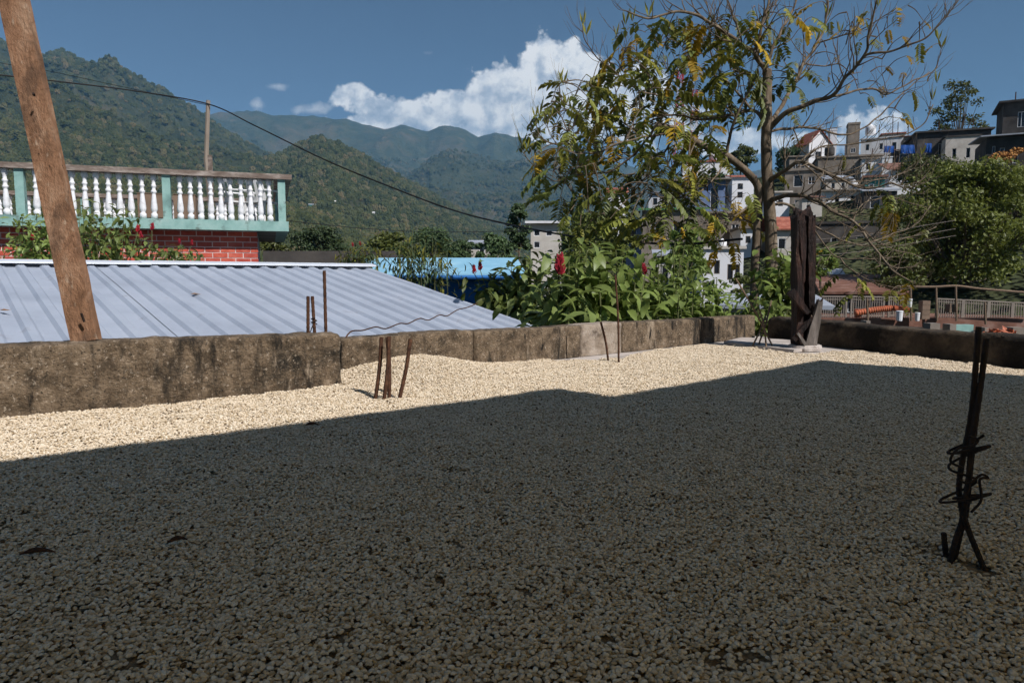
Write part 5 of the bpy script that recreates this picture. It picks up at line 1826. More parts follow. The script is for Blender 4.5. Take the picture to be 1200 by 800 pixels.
def place_leaf(x, y, dy, key, size, fall=0.3, joined=False):
    size = size * KT
    q = at(x, y, TD + dy * KT)
    j = min(BR, key=lambda b: (b[0] - q).length_squared)
    b = j[0]
    out_ = q - b
    if out_.length > 0.10:
        # twig that carries the leaf
        mid = (b + q) / 2 + Vector((0, 0, 0.12 * out_.length))
        TW.tube(smoothpath([b, mid, q], 4), [k_ * KT for k_ in (0.006, .0055, .005, .0045, .004, .0035, .003, .003, .0025)], 4)
    d = Vector((out_.x, out_.y, 0))
    d = d.normalized() if d.length > 0.02 else Vector((_r.uniform(-1, 1), _r.uniform(-1, 1), 0)).normalized()
    d = (d + Vector((_r.uniform(-.9, .9), _r.uniform(-.9, .9), 0)) * 0.9)
    d = d.normalized() + Vector((0, 0, _r.uniform(-.55, .45) - fall))
    me = CLEAF[key][_r.randrange(3)]
    M = basis(d, Vector((_r.uniform(-.4, .4), _r.uniform(-.4, .4), 1)), q, size)
    if joined:
        LB[key].add([M @ v.co for v in me.vertices], [tuple(p.vertices) for p in me.polygons])
    else:
        child('leaf', me, crown, q, matrix=M)


TW = MB()
mass = tipgrid([(645, 108), (690, 88), (735, 92), (790, 110), (838, 130), (845, 170), (838, 215), (800, 262), (750, 288), (705, 282), (672, 262), (648, 230), (624, 206), (634, 165)], 120, 31, 1.0)
for (x, y, dy) in mass:
    yel = _r.random() < (0.2 if y < 210 else 0.08)
    key = 'yellow' if yel else _r.choice(['dark', 'dark', 'mid', 'olive'] if y > 170 else ['dark', 'mid', 'olive', 'olive'])
    place_leaf(x, y - 5, dy, key, _r.uniform(0.22, 0.38) * (.8 if yel else 1), fall=0.15)
for (x, y, dy) in tipgrid([(690, 70), (735, 48), (745, 22), (800, 12), (850, 25), (872, 60), (860, 100), (830, 108), (780, 100), (720, 95)], 62, 32, .6):
    place_leaf(x, y, dy, _r.choice(['yellow', 'olive', 'olive', 'mid', 'dark']), _r.uniform(0.2, 0.36), fall=.2)
for (x, y, dy) in tipgrid([(840, 88), (880, 72), (925, 78), (945, 100), (935, 130), (900, 118), (850, 125)], 22, 33, .4):
    place_leaf(x, y, dy, _r.choice(['mid', 'dark', 'dark', 'olive']), _r.uniform(0.20, 0.32), fall=.6)
for (x, y, dy) in tipgrid([(860, 10), (960, 2), (955, 40), (900, 60), (850, 50), (800, 20)], 40, 34, .5):
    place_leaf(x, y, dy, _r.choice(['yellow', 'olive', 'mid', 'olive']), _r.uniform(0.15, 0.28), fall=.4)
for (x, y, dy) in tipgrid([(835, 225), (900, 222), (905, 250), (870, 275), (830, 300), (812, 270)], 14, 35, .5):
    place_leaf(x, y, dy, _r.choice(['mid', 'olive', 'dark', 'yellow']), _r.uniform(0.18, 0.30), fall=.5)
for (x, y, dy) in tipgrid([(940, 40), (985, 15), (1060, 5), (1100, 40), (1060, 120), (1000, 110), (950, 90)], 22, 36, .5):
    place_leaf(x, y, dy, _r.choice(['yellow', 'yellow', 'olive']), _r.uniform(0.09, 0.18), fall=.4)
for (x, y, dy, key, sz) in [(935, 72, .4, 'dark', .28), (943, 82, .4, 'olive', .26), (1000, 30, .2, 'yellow', .2), (1012, 24, .2, 'yellow', .2), (1022, 46, -.5, 'olive', .16), (1050, 8, .2, 'yellow', .2), (1096, 52, .1, 'yellow', .13),
                            (1092, 86, .2, 'yellow', .07), (1055, 132, .5, 'olive', .2), (1050, 138, .4, 'yellow', .2), (940, 160, -.2, 'yellow', .17), (930, 156, -.1, 'yellow', .15), (986, 180, .1, 'olive', .16), (1046, 236, -.5, 'yellow', .22), (1052, 246, -.5, 'yellow', .26),
                            (1040, 228, -.5, 'mid', .22), (1032, 236, -.5, 'mid', .2), (1024, 222, -.6, 'dark', .25), (1012, 260, -.6, 'olive', .18), (966, 292, .2, 'yellow', .16), (1000, 322, -.1, 'olive', .26), (1012, 326, -.1, 'olive', .2), (1070, 330, -.9, 'yellow', .2), (1045, 340, -.5, 'olive', .25),
                            (1055, 345, -.5, 'olive', .2), (985, 320, 0, 'mid', .25), (1085, 268, .5, 'mid', .15), (905, 200, 0, 'olive', .2), (1000, 345, -.2, 'mid', .25), (956, 318, -.1, 'yellow', .14)]:
    place_leaf(x, y, dy, key, sz, fall=.4)
for (x, y, dy) in tipgrid([(640, 130), (690, 100), (760, 112), (830, 135), (845, 170), (838, 215), (805, 268), (750, 296), (700, 290), (668, 262), (640, 222), (622, 200)], 125, 41, 1.1):
    place_leaf(x, y - 6, dy, _r.choice(['dark', 'dark', 'mid', 'mid', 'olive', 'olive', 'yellow'] if y < 200 else ['dark', 'dark', 'mid', 'olive']), _r.uniform(0.18, 0.34), fall=.2, joined=True)
lb = MB()
lmats = ['dark', 'mid', 'olive', 'yellow']
for i, k in enumerate(lmats):
    lb.add(LB[k].v, LB[k].f, i)
lbo = lb.build('inner_leaves', [M_LEAF[k] for k in lmats], crown)
lbo['kind'] = 'stuff'
TW.build('twigs', M_BARK, tree)['kind'] = 'stuff'


# ------------------------------------------------------------------ leafy trees and bushes of the middle distance
def leaf_mass(clumps, nleaf, size, seed, up=0.4):
    """small folded leaf faces spread through ellipsoidal clumps [(centre, rx, ry, rz)]"""
    r = np.random.default_rng(seed)
    m = MB()
    V, F = [], []
    for (c, rx, ry, rz_) in clumps:
        k = max(6, int(nleaf))
        d = r.normal(size=(k, 3))
        d /= np.linalg.norm(d, axis=1)[:, None]
        rad = r.random(k) ** 0.45
        P = np.array(c) + d * rad[:, None] * np.array([rx, ry, rz_])
        n = d * 0.8 + r.normal(size=(k, 3)) * 0.7 + np.array([0, 0, up])
        n /= np.linalg.norm(n, axis=1)[:, None]
        a = np.cross(n, r.normal(size=(k, 3)))
        a /= np.linalg.norm(a, axis=1)[:, None]
        b = np.cross(n, a)
        s_ = size * r.uniform(0.6, 1.3, k)[:, None]
        q = np.stack([P - a * s_ * .5, P + b * s_ * .26 + n * s_ * .06, P + a * s_ * .5, P - b * s_ * .26 + n * s_ * .06], 1)
        o = len(V) * 4
        V.append(q)
        F.append(k)
    V = np.concatenate(V).reshape(-1, 3)
    m.v = [tuple(v) for v in V.tolist()]
    m.f = [(i, i + 1, i + 2, i + 3) for i in range(0, len(V), 4)]
    m.mi = [0] * len(m.f)
    return m


def leafy_tree(label, pxc, pyt, pyb, D, pxw, key, n=26, per=150, size=None, name='leafy_tree', seed=0, trunk_z=None, shape=1.0, cat='tree', group=None, airy=1.0):
    """crown that fills the px box (centre pxc, width pxw, top pyt, bottom pyb) at depth D, on a trunk that reaches the ground"""
    r = random.Random(seed)
    top, bot = at(pxc, pyt, D), at(pxc, pyb, D)
    w = pxw / FPX * D
    H = top.z - bot.z
    gz = hgt((top.x, D)) if trunk_z is None else trunk_z
    root = thing(name, label, cat, (top.x, D, gz - 0.1), group)
    size = size or max(0.10, 4.0 / FPX * D)
    cl = []
    tm = MB()
    hub = Vector((top.x, D, max(gz + 0.2, bot.z + H * 0.10)))
    tm.tube(smoothpath([(top.x, D, gz - 0.2), (top.x + 0.03 * w, D, (gz + hub.z) / 2), hub], 4), [max(0.06, .03 * w)] * 4 + [max(0.045, .022 * w)] * 4 + [max(.04, .018 * w)], 7)
    for i in range(n):
        t = (i + 0.5) / n
        zz = bot.z + H * (0.10 + 0.84 * r.random() ** 0.85)
        f = (zz - bot.z) / H
        prof = math.sqrt(max(0.05, 1 - (2 * f - 0.85) ** 2 / 1.4)) * (1 - 0.25 * shape * f)
        a = r.uniform(0, 6.283)
        rad = w * 0.5 * prof * r.uniform(0.25, 0.92)
        c = Vector((top.x + rad * math.cos(a), D + rad * math.sin(a) * 0.9, zz))
        cr = w * r.uniform(0.09, 0.17) * airy
        cl.append((tuple(c), cr * 1.15, cr * 1.15, cr * 0.75))
        if i % 2 == 0:
            tm.tube(smoothpath([hub, hub.lerp(c, .5) + Vector((0, 0, -.06 * H)), c], 4), [max(.02, .010 * w)] * 3 + [max(.014, .007 * w)] * 3 + [max(.01, .003 * w)] * 3, 5)
    tm.build('trunk', M_BARK_FAR, root)
    leaf_mass(cl, per, size, seed).build('crown', M_LEAF[key], root)
    return root


FT = 'trees and bushes down the valley'
leafy_tree('large dense bright green tree spreading behind the railed terrace', 1135, 192, 338, 31, 215, 'sunny', n=120, per=210, size=0.19, seed=51, airy=.62, cat='tree')
leafy_tree('dark green leafy tree at the edge of the large bright green tree', 1048, 285, 345, 27, 70, 'dark', n=30, per=150, size=0.16, seed=52)
leafy_tree('slim airy tree rising above the dark brown hilltop house', 1128, 92, 178, 84, 80, 'dark', n=40, per=60, size=0.36, seed=53, airy=.62)
leafy_tree('feathery grey-green pointed tree left of the drooping crown', 608, 236, 300, 34, 38, 'oleander', n=34, per=100, size=0.20, seed=54, shape=2.4)
leafy_tree('round dark tree on the hill crest behind the trunk', 868, 168, 200, 112, 40, 'dark', n=26, per=90, size=.5, seed=55)
leafy_tree('olive green bush beside the pointed grey-green tree', 578, 274, 312, 30, 52, 'oleander', n=26, per=110, size=.17, seed=56, cat='bush', group=FT)
leafy_tree('dull olive bush row end beyond the light blue roof', 540, 284, 310, 36, 50, 'oleander', n=22, per=100, size=.19, seed=57, cat='bush', group=FT)
leafy_tree('low green bush beyond the dark low wall', 455, 272, 305, 42, 60, 'dark', n=26, per=100, size=.22, seed=58, cat='bush', group=FT)
leafy_tree('olive thicket beyond the terrace corner', 372, 268, 304, 48, 84, 'oleander', n=34, per=100, size=.24, seed=59, cat='bush', group=FT)
leafy_tree('dark thicket right behind the brick house corner', 318, 262, 300, 40, 50, 'dark', n=26, per=100, size=.22, seed=60, cat='bush', group=FT)
leafy_tree('green thicket between the low wall and the pointed tree', 505, 268, 304, 55, 70, 'oleander', n=30, per=100, size=.26, seed=61, cat='bush', group=FT)
leafy_tree('shaded thicket behind the drooping crown', 690, 250, 318, 28, 90, 'dark', n=44, per=110, size=.17, seed=62, cat='bush', group=FT)
leafy_tree('green bush in front of the white house with blue shutters', 805, 262, 330, 26, 60, 'weed', n=30, per=110, size=.15, seed=63, cat='bush', group=FT)
leafy_tree('dark bush between the white house and the twin trunks', 868, 318, 372, 22, 38, 'dark', n=22, per=110, size=.13, seed=64, cat='bush', group=FT)
leafy_tree('green bush below the dark retaining wall', 962, 292, 322, 30, 44, 'weed', n=22, per=110, size=.16, seed=65, cat='bush', group=FT)
leafy_tree('olive scrub on the slope left of the gabled house', 925, 172, 205, 100, 44, 'oleander', n=24, per=90, size=.45, seed=66, cat='bush', group=FT)
leafy_tree('scrub behind the hilltop trunk shadow', 835, 205, 240, 70, 60, 'oleander', n=26, per=90, size=.33, seed=67, cat='bush', group=FT)
leafy_tree('green scrub under the brown hilltop house', 1090, 186, 215, 60, 90, 'dark', n=40, per=100, size=.28, seed=68, cat='bush', group=FT)
leafy_tree('deep green tree crown below the brown porch', 1196, 196, 262, 40, 90, 'mid', n=44, per=130, size=.22, seed=69, group=FT)


# ------------------------------------------------------------------ houses of the hillside town
def facade(m, O, U, w, z0, z1, holes, th):
    """front wall with real openings, made of butted slabs; O: left end of the outer face, U: direction along it"""
    N_ = Vector((-U.y, U.x, 0))
    xs = sorted({0.0, w} | {h[0] for h in holes} | {h[1] for h in holes})
    zs = sorted({z0, z1} | {h[2] for h in holes} | {h[3] for h in holes})
    for a, b in zip(xs[:-1], xs[1:]):
        run = None
        for c, d in zip(zs[:-1], zs[1:]):
            mid = ((a + b) / 2, (c + d) / 2)
            solid = not any(h[0] < mid[0] < h[1] and h[2] < mid[1] < h[3] for h in holes)
            if solid:
                run = (run[0], d) if run else (c, d)
            if (not solid or d == zs[-1]) and run:
                p = [O + U * a, O + U * b, O + U * b + N_ * th, O + U * a + N_ * th]
                m.prism([(q.x, q.y) for q in p], run[0], run[1])
                run = None


def house(label, px0, px1, pyt, pyb, wall, holes=(), roof='flat', roofmat=None, D=None, depth=6.0, yaw=0.0, name='hillside_house', cat='house', rise=None, group=None, over=0.25, hipx=None):
    """holes: (x0, x1, y0, y1, kind) as shares of the front: kind window or door"""
    c = ground_hit((px0 + px1) / 2, pyb, 150.0) if D is None else at((px0 + px1) / 2, pyb, D)
    Y = c.y
    a, b = at(px0, pyt, Y), at(px1, pyt, Y)
    w = b.x - a.x
    zt, zf = a.z, at(px0, pyb, Y).z
    th0 = math.atan2((a.x + b.x) / 2, Y)
    yaw = yaw - 0.8 * th0
    w *= math.cos(th0)
    U = Vector((math.cos(yaw), math.sin(yaw), 0))
    N_ = Vector((-U.y, U.x, 0))
    O = Vector(((a.x + b.x) / 2, Y, 0)) - U * w / 2
    root = thing(name, label, cat, (O.x + U.x * w / 2, O.y + U.y * w / 2, zf), group)
    H = zt - zf
    hh = [(h[0] * w, h[1] * w, zt - h[3] * H, zt - h[2] * H) for h in holes]
    m = MB()
    th = min(0.22, w * .06)
    lowz = zf - 3.0
    facade(m, O, U, w, lowz, zt, hh, th)
    for (s0, s1, n0, n1) in ((0, th, th, depth), (w - th, w, th, depth), (th, w - th, depth - th, depth)):
        p = [O + U * s0 + N_ * n0, O + U * s1 + N_ * n0, O + U * s1 + N_ * n1, O + U * s0 + N_ * n1]
        m.prism([(q.x, q.y) for q in p], lowz, zt)
    m.build('wall', wall, root)
    for h, q in zip(holes, hh):
        kind = h[4] if len(h) > 4 else 'window'
        fm = MB()
        fw = max(0.035, 0.05 * (q[1] - q[0]))
        p0 = O + N_ * (th * .35)
        ang_ = math.atan2(U.y, U.x)

        def bar(x0, x1, z0, z1):
            cc0 = p0 + U * ((x0 + x1) / 2)
            fm.box((cc0.x, cc0.y, (z0 + z1) / 2), (x1 - x0, 0.05, z1 - z0), ang_)
        bar(q[0], q[0] + fw, q[2], q[3])
        bar(q[1] - fw, q[1], q[2], q[3])
        bar(q[0] + fw, q[1] - fw, q[3] - fw, q[3])
        bar(q[0] + fw, q[1] - fw, q[2], q[2] + fw)
        if kind == 'window' and (q[1] - q[0]) > 0.5:
            bar((q[0] + q[1]) / 2 - fw / 2, (q[0] + q[1]) / 2 + fw / 2, q[2] + fw, q[3] - fw)
        fo = fm.build(kind, M_WHITE if wall is not M_HWHITE else M_RAILGREY, root)
        cc1 = O + N_ * (th * .62) + U * ((q[0] + q[1]) / 2)
        MB().box((cc1.x, cc1.y, (q[2] + q[3]) / 2), (q[1] - q[0], 0.03, q[3] - q[2]), ang_).build('pane', M_GLASS, fo)
    rm = roofmat or wall
    if roof == 'flat':
        p = [O - U * over - N_ * over, O + U * (w + over) - N_ * over, O + U * (w + over) + N_ * (depth + over), O - U * over + N_ * (depth + over)]
        MB().prism([(q.x, q.y) for q in p], zt + 0.004, zt + max(0.14, H * .05)).build('roof', rm, root)
        # unfinished column bars stick out of many of these roofs
    elif roof == 'shed':
        rs = rise or H * .25
        p = [O - U * over - N_ * over, O + U * (w + over) - N_ * over, O + U * (w + over) + N_ * (depth + over), O - U * over + N_ * (depth + over)]
        m = MB()
        zz = [zt + .01, zt + .01, zt + rs, zt + rs]
        m.add([(q.x, q.y, z) for q, z in zip(p, zz)] + [(q.x, q.y, z + .1) for q, z in zip(p, zz)], [(3, 2, 1, 0), (4, 5, 6, 7), (0, 1, 5, 4), (1, 2, 6, 5), (2, 3, 7, 6), (3, 0, 4, 7)])
        m.build('roof', rm, root)
    elif roof == 'gable':            # ridge runs away from the viewer, gable to the front
        rs = rise or w * .35
        m = MB()
        a_, b_, c_ = O, O + U * w, O + U * w / 2
        ga = MB()
        ga.add([(a_.x, a_.y, zt), (b_.x, b_.y, zt), (c_.x, c_.y, zt + rs * .94)] + [(q.x + N_.x * th, q.y + N_.y * th, z) for q, z in ((a_, zt), (b_, zt), (c_, zt + rs * .94))],
               [(0, 1, 2), (5, 4, 3), (0, 2, 5, 3), (1, 4, 5, 2)])
        ga.build('gable', wall, root)
        for sgn in (0, 1):
            e = O - U * over if sgn == 0 else O + U * (w + over)
            r0 = c_
            q = [e - N_ * over, r0 - N_ * over, r0 + N_ * (depth + over), e + N_ * (depth + over)]
            z = [zt - rs * over / (w / 2) + .02, zt + rs, zt + rs, zt - rs * over / (w / 2) + .02]
            m.add([(p.x, p.y, zz) for p, zz in zip(q, z)] + [(p.x, p.y, zz + .1) for p, zz in zip(q, z)], [(3, 2, 1, 0), (4, 5, 6, 7), (0, 1, 5, 4), (1, 2, 6, 5), (2, 3, 7, 6), (3, 0, 4, 7)])
        m.build('roof', rm, root)
    elif roof == 'ridge':            # ridge parallel to the front
        rs = rise or depth * .3
        m = MB()
        q = [O - U * over - N_ * over, O + U * (w + over) - N_ * over, O + U * (w + over) + N_ * depth / 2, O - U * over + N_ * depth / 2, O + U * (w + over) + N_ * (depth + over), O - U * over + N_ * (depth + over)]
        z = [zt + .01, zt + .01, zt + rs, zt + rs, zt + .01, zt + .01]
        m.add([(p.x, p.y, zz) for p, zz in zip(q, z)] + [(p.x, p.y, zz - .09) for p, zz in zip(q, z)], [(0, 1, 2, 3), (3, 2, 4, 5), (6, 9, 8, 7), (9, 11, 10, 8), (0, 6, 7, 1), (4, 10, 11, 5), (1, 7, 8, 2), (2, 8, 10, 4), (0, 3, 9, 6), (3, 5, 11, 9)])
        m.build('roof', rm, root)
    return root


TG = 'houses of the hillside town'
house('gabled white hilltop house with a round gable and orange tiled roof', 946, 976, 168, 196, M_HWHITE, [(.30, .55, .35, .85, 'window')], 'gable', M_TILE, D=98, depth=3.5, yaw=.5, rise=1.8, group=TG)
house('narrow white water tower block beside the orange tiled roof', 973, 981, 153, 190, M_HWHITE, [], 'flat', D=104, depth=2, group=TG, over=.05)
house('slim grey concrete stair tower standing above the hilltop houses', 994, 1008, 146, 196, M_GREYCONC, [(.3, .7, .55, .66)], 'flat', D=92, depth=2.2, group=TG, over=.05)
house('long bright white hilltop house beside the grey stair tower', 1009, 1058, 162, 182, M_HWHITE, [(.12, .2, .3, .65), (.45, .53, .3, .65), (.75, .85, .3, .9, 'door')], 'flat', D=96, depth=7, yaw=-.12, group=TG, over=.1)
house('small cream house with a red roof edge behind the white hilltop house', 1034, 1060, 157, 180, M_CREAM, [(.3, .6, .3, .7)], 'flat', M_TILE, D=106, depth=5, group=TG)
house('long dark brown unfinished house below the airy tree', 1074, 1162, 154, 192, M_DARKCONC, [(.30, .38, .35, .7), (.62, .72, .3, .9, 'door')], 'flat', D=80, depth=7, yaw=.1, group=TG, over=.3)
house('patched white and brown wall house beside the airy tree trunk', 1108, 1150, 160, 194, M_CREAM, [(.2, .32, .4, .75), (.6, .72, .4, .75)], 'flat', M_DARKCONC, D=78, depth=3, yaw=.1, group=TG, over=.1)
house('dark porch house with a pale roof edge on the slope above the bright green tree', 1155, 1250, 158, 212, M_DARKCONC, [(.08, .12, .2, .75), (.18, .24, .25, .6), (.35, .42, .3, .6)], 'shed', M_GREYROOF, D=58, depth=6, yaw=.05, group=TG, rise=.5, over=.5)
house('upper dark storey with a flat roof above the porch house', 1176, 1240, 118, 158, M_DARKCONC, [(.28, .42, .3, .75), (.6, .8, .3, .75)], 'flat', D=64, depth=5, group=TG, over=.4)
house('wide grey block house with an unfinished top under the stair tower', 958, 1034, 184, 222, M_GREYCONC, [(.08, .16, .35, .7), (.36, .44, .35, .7), (.55, .60, .3, .8, 'door')], 'flat', D=84, depth=8, yaw=.06, group=TG, over=.15)
house('small white annex at the right end of the grey block house', 1034, 1046, 185, 200, M_HWHITE, [(.3, .6, .3, .7)], 'flat', D=80, depth=3, group=TG, over=.05)
house('white two-storey house with small dark windows behind the rotten post', 963, 1012, 224, 262, M_HWHITE, [(.32, .42, .18, .42), (.70, .80, .15, .55, 'door'), (.1, .2, .62, .85), (.4, .5, .62, .85), (.75, .86, .62, .85)], 'flat', M_GREYCONC, D=66, depth=6, yaw=.08, group=TG, over=.35)
house('grey house with a white door panel left of the white two-storey house', 920, 962, 200, 262, M_GREYCONC, [(.25, .5, .08, .30, 'door'), (.66, .84, .12, .26), (.3, .44, .55, .72), (.66, .8, .55, .72)], 'flat', D=70, depth=6, yaw=-.05, group=TG, over=.15)
house('long white low wall house above the bright green tree', 1042, 1092, 199, 216, M_HWHITE, [(.2, .28, .3, .7), (.6, .7, .3, .7)], 'shed', M_RUSTROOF, D=66, depth=4, yaw=.12, group=TG, rise=1.2)
house('narrow teal house beside the bright green tree', 1014, 1037, 208, 258, M_HTEAL, [(.2, .45, .15, .4), (.6, .85, .5, .95, 'door')], 'flat', M_RUSTROOF, D=60, depth=4, group=TG)
house('small house with a low red roof and teal awning between the trunks and the post', 906, 946, 268, 300, M_CREAM, [(.15, .38, .35, .75), (.55, .75, .3, 1.0, 'door')], 'ridge', M_TILE, D=44, depth=4, yaw=.15, rise=.9, group=TG)
house('wide dark block house behind the rotten post', 952, 1040, 262, 322, M_DARKCONC, [(.25, .34, .25, .5), (.6, .7, .25, .5)], 'flat', D=46, depth=6, yaw=.1, group=TG, over=.1)
house('low shed with a rusty brown roof behind the railed terrace', 966, 1058, 345, 372, M_DARKCONC, [(.3, .42, .3, .8), (.6, .75, .3, 1.0, 'door')], 'shed', M_RUSTROOF, D=29, depth=4, yaw=.05, rise=.75, group=TG)
house('small grey tin-roofed shed behind the rotten post', 958, 990, 330, 348, M_DARKCONC, [(.3, .6, .3, .8)], 'shed', M_GREYROOF, D=33, depth=3, rise=.55, group=TG, over=.15)
house('white house with blue shutters and tall windows left of the twin trunks', 822, 872, 292, 350, M_HWHITE, [(.08, .22, .22, .5), (.30, .44, .22, .5), (.62, .76, .30, .62), (.80, .92, .30, .62), (.1, .25, .66, 1.0, 'door')], 'flat', M_CREAM, D=33, depth=5, yaw=.1, group=TG, over=.1)
house('grey-blue house with a shaded veranda behind the drooping crown', 782, 850, 212, 246, M_HBLUE, [(.10, .24, .25, .8), (.42, .54, .25, .8), (.75, .88, .25, 1.0, 'door')], 'flat', M_GREYCONC, D=62, depth=6, group=TG, over=.5)
house('white house with a red parapet line behind the drooping crown', 800, 856, 190, 214, M_HWHITE, [(.2, .3, .3, .8), (.6, .7, .3, .8)], 'flat', M_TILE, D=72, depth=6, group=TG, over=.1)
house('pale grey house with a green awning under the drooping crown', 752, 826, 246, 292, M_GREYCONC, [(.15, .28, .3, .65), (.5, .62, .3, .65), (.78, .9, .3, .9, 'door')], 'shed', M_GREENROOF, D=46, depth=5, rise=.5, group=TG)
house('grey terrace house with a thin railing right of the green awning', 826, 884, 250, 292, M_GREYCONC, [(.15, .3, .3, .7), (.55, .7, .3, .7)], 'flat', D=50, depth=5, group=TG, over=.3)
house('small white house with an orange roof glimpsed through the leaves', 712, 734, 226, 244, M_HWHITE, [(.3, .6, .3, .8)], 'ridge', M_TILE, D=78, depth=4, rise=.8, group=TG)
house('white flat-roofed house beside the pointed grey-green tree', 622, 658, 262, 300, M_CREAM, [(.1, .3, .2, .38), (.5, .7, .2, .38), (.1, .3, .55, .75)], 'flat', M_HWHITE, D=44, depth=5, group=TG, over=.35)
house('small pale shed with a sloping roof in the valley bushes', 552, 584, 286, 305, M_CREAM, [(.3, .5, .3, .8)], 'shed', M_GREYROOF, D=42, depth=3, rise=.3, group=TG)
house('low cream house at the foot of the twin trunks', 770, 824, 300, 345, M_CREAM, [(.1, .25, .25, .6), (.45, .6, .25, .6), (.75, .9, .25, 1.0, 'door')], 'shed', M_GREYROOF, D=36, depth=4, rise=.4, group=TG)
house('low white store with a tin roof right beyond the parapet corner', 846, 960, 362, 392, M_CREAM, [(.2, .3, .3, .8), (.5, .6, .3, .8)], 'shed', M_GREYROOF, D=18, depth=3.2, rise=.22, group=TG, over=.3)
for (x0, x1, yt, yb, mt, D, lab, rf, rm, hl) in [
        (1000, 1030, 262, 282, M_CREAM, 52, 'small cream house above the slack wires', 'shed', M_RUSTROOF, [(.2, .35, .3, .7), (.6, .75, .3, 1., 'door')]),
        (968, 998, 210, 224, M_CREAM, 74, 'cream upper floor set back over the white two-storey house', 'shed', M_GREYROOF, [(.2, .35, .3, .8), (.6, .75, .3, .8)]),
        (1010, 1036, 186, 204, M_HWHITE, 82, 'small white block under the long white hilltop house', 'flat', M_GREYCONC, [(.2, .4, .3, .7)]),
        (925, 948, 184, 204, M_GREYCONC, 90, 'unfinished grey cube below the gabled hilltop house', 'flat', M_GREYCONC, [(.2, .45, .3, .8), (.6, .8, .3, .8)]),
        (1060, 1076, 160, 184, M_GREYCONC, 90, 'narrow grey house between the white hilltop house and the tarpaulins', 'shed', M_RUSTROOF, [(.3, .6, .4, .8)]),
        (1012, 1052, 224, 244, M_DARKCONC, 58, 'low dark workshop beside the teal house', 'shed', M_GREYROOF, [(.2, .5, .3, 1., 'door')]),
        (858, 884, 208, 236, M_HWHITE, 66, 'narrow white house directly behind the trunk fork', 'shed', M_TILE, [(.25, .5, .25, .5), (.25, .5, .6, .85)]),
        (906, 926, 226, 252, M_HWHITE, 60, 'small white house right of the trunk fork', 'flat', M_CREAM, [(.3, .6, .3, .6)]),
        (940, 964, 232, 258, M_CREAM, 58, 'cream house with a rusty roof left of the white two-storey house', 'shed', M_RUSTROOF, [(.2, .45, .3, .7)]),
        (760, 786, 226, 246, M_HWHITE, 70, 'little white house left of the grey-blue house', 'shed', M_GREYROOF, [(.2, .4, .3, .7), (.6, .8, .3, .7)]),
        (734, 764, 262, 286, M_HBLUE, 50, 'small slate-blue house left of the green awning', 'shed', M_GREYROOF, [(.2, .4, .3, .7)]),
        (868, 888, 268, 296, M_HWHITE, 46, 'white stair house left of the twin trunks', 'flat', M_GREYCONC, [(.3, .6, .3, .6)]),
        (1046, 1074, 176, 190, M_DARKCONC, 84, 'dark lean-to below the tarpaulins', 'shed', M_RUSTROOF, [(.3, .7, .3, 1., 'door')])]:
    house(lab, x0, x1, yt, yb, mt, hl, rf, rm, D=D, depth=4, yaw=random.uniform(-.2, .2), rise=random.uniform(.4, .9), group=TG, over=.2)
for (px, py, wd, mt, lab) in [(384, 243, 8, M_HWHITE, 'tiny white farmhouse on the wooded slope'), (391, 239, 5, M_CREAM, 'tiny cream farmhouse above the white one on the wooded slope'), (366, 243, 9, M_HTEAL, 'tiny teal farmhouse on the wooded slope'),
                              (352, 243, 8, M_CREAM, 'tiny cream farmhouse nearest the terrace corner on the slope'), (437, 252, 8, M_HWHITE, 'tiny white farmhouse alone on the wooded spur'), (376, 240, 5, M_HWHITE, 'tiny white hut between the teal and white farmhouses')]:
    house(lab, px - wd / 2, px + wd / 2, py - 3.2, py, mt, [], 'ridge', M_GREYROOF if mt is M_HTEAL else M_HWHITE, depth=4, rise=1.0, name='farmhouse', group='farmhouses on the wooded slope')

for i, (px, py, D, lab) in enumerate([(846, 290, 32.5, 'pale round water tank on the white house with blue shutters'), (1020, 158, 97, 'round water tank on the long white hilltop house'), (972, 182, 85, 'round water tank on the wide grey block house'), (1000, 222, 67, 'round water tank on the white two-storey house'), (836, 188, 73, 'round water tank on the white house with a red parapet')]):
    q = at(px, py, D + 1.0)
    w = 5.5 / FPX * D
    tag(MB().lathe((q.x, q.y, q.z - .05), [(w * .85, 0), (w, .1 * w), (w, 1.5 * w), (w * .8, 1.8 * w), (w * .3, 2.0 * w), (w * .28, 2.15 * w)], 12).build('water_tank', M_HWHITE if i != 2 else M_DARKCONC, smooth=True), lab, 'water tank', 'water tanks of the town')
for i, (px, py, D, hgt_) in enumerate([(1046, 157, 96, 22), (1052, 157, 96, 14), (1030, 158, 97, 12), (1064, 160, 90, 20), (1016, 160, 96, 10), (962, 184, 84, 12), (990, 184, 84, 14), (1022, 184, 84, 10), (1100, 152, 81, 10), (1140, 152, 81, 12), (1190, 116, 65, 8)]):
    a, b = at(px, py + 3, D + .5), at(px + .6, py - hgt_, D + .5)
    tag(MB().tube([a, b], 0.05, 5).build('starter_bar', M_RUST), 'thin starter bar sticking out of an unfinished hillside roof', 'steel rod', 'starter bars on the hillside roofs')
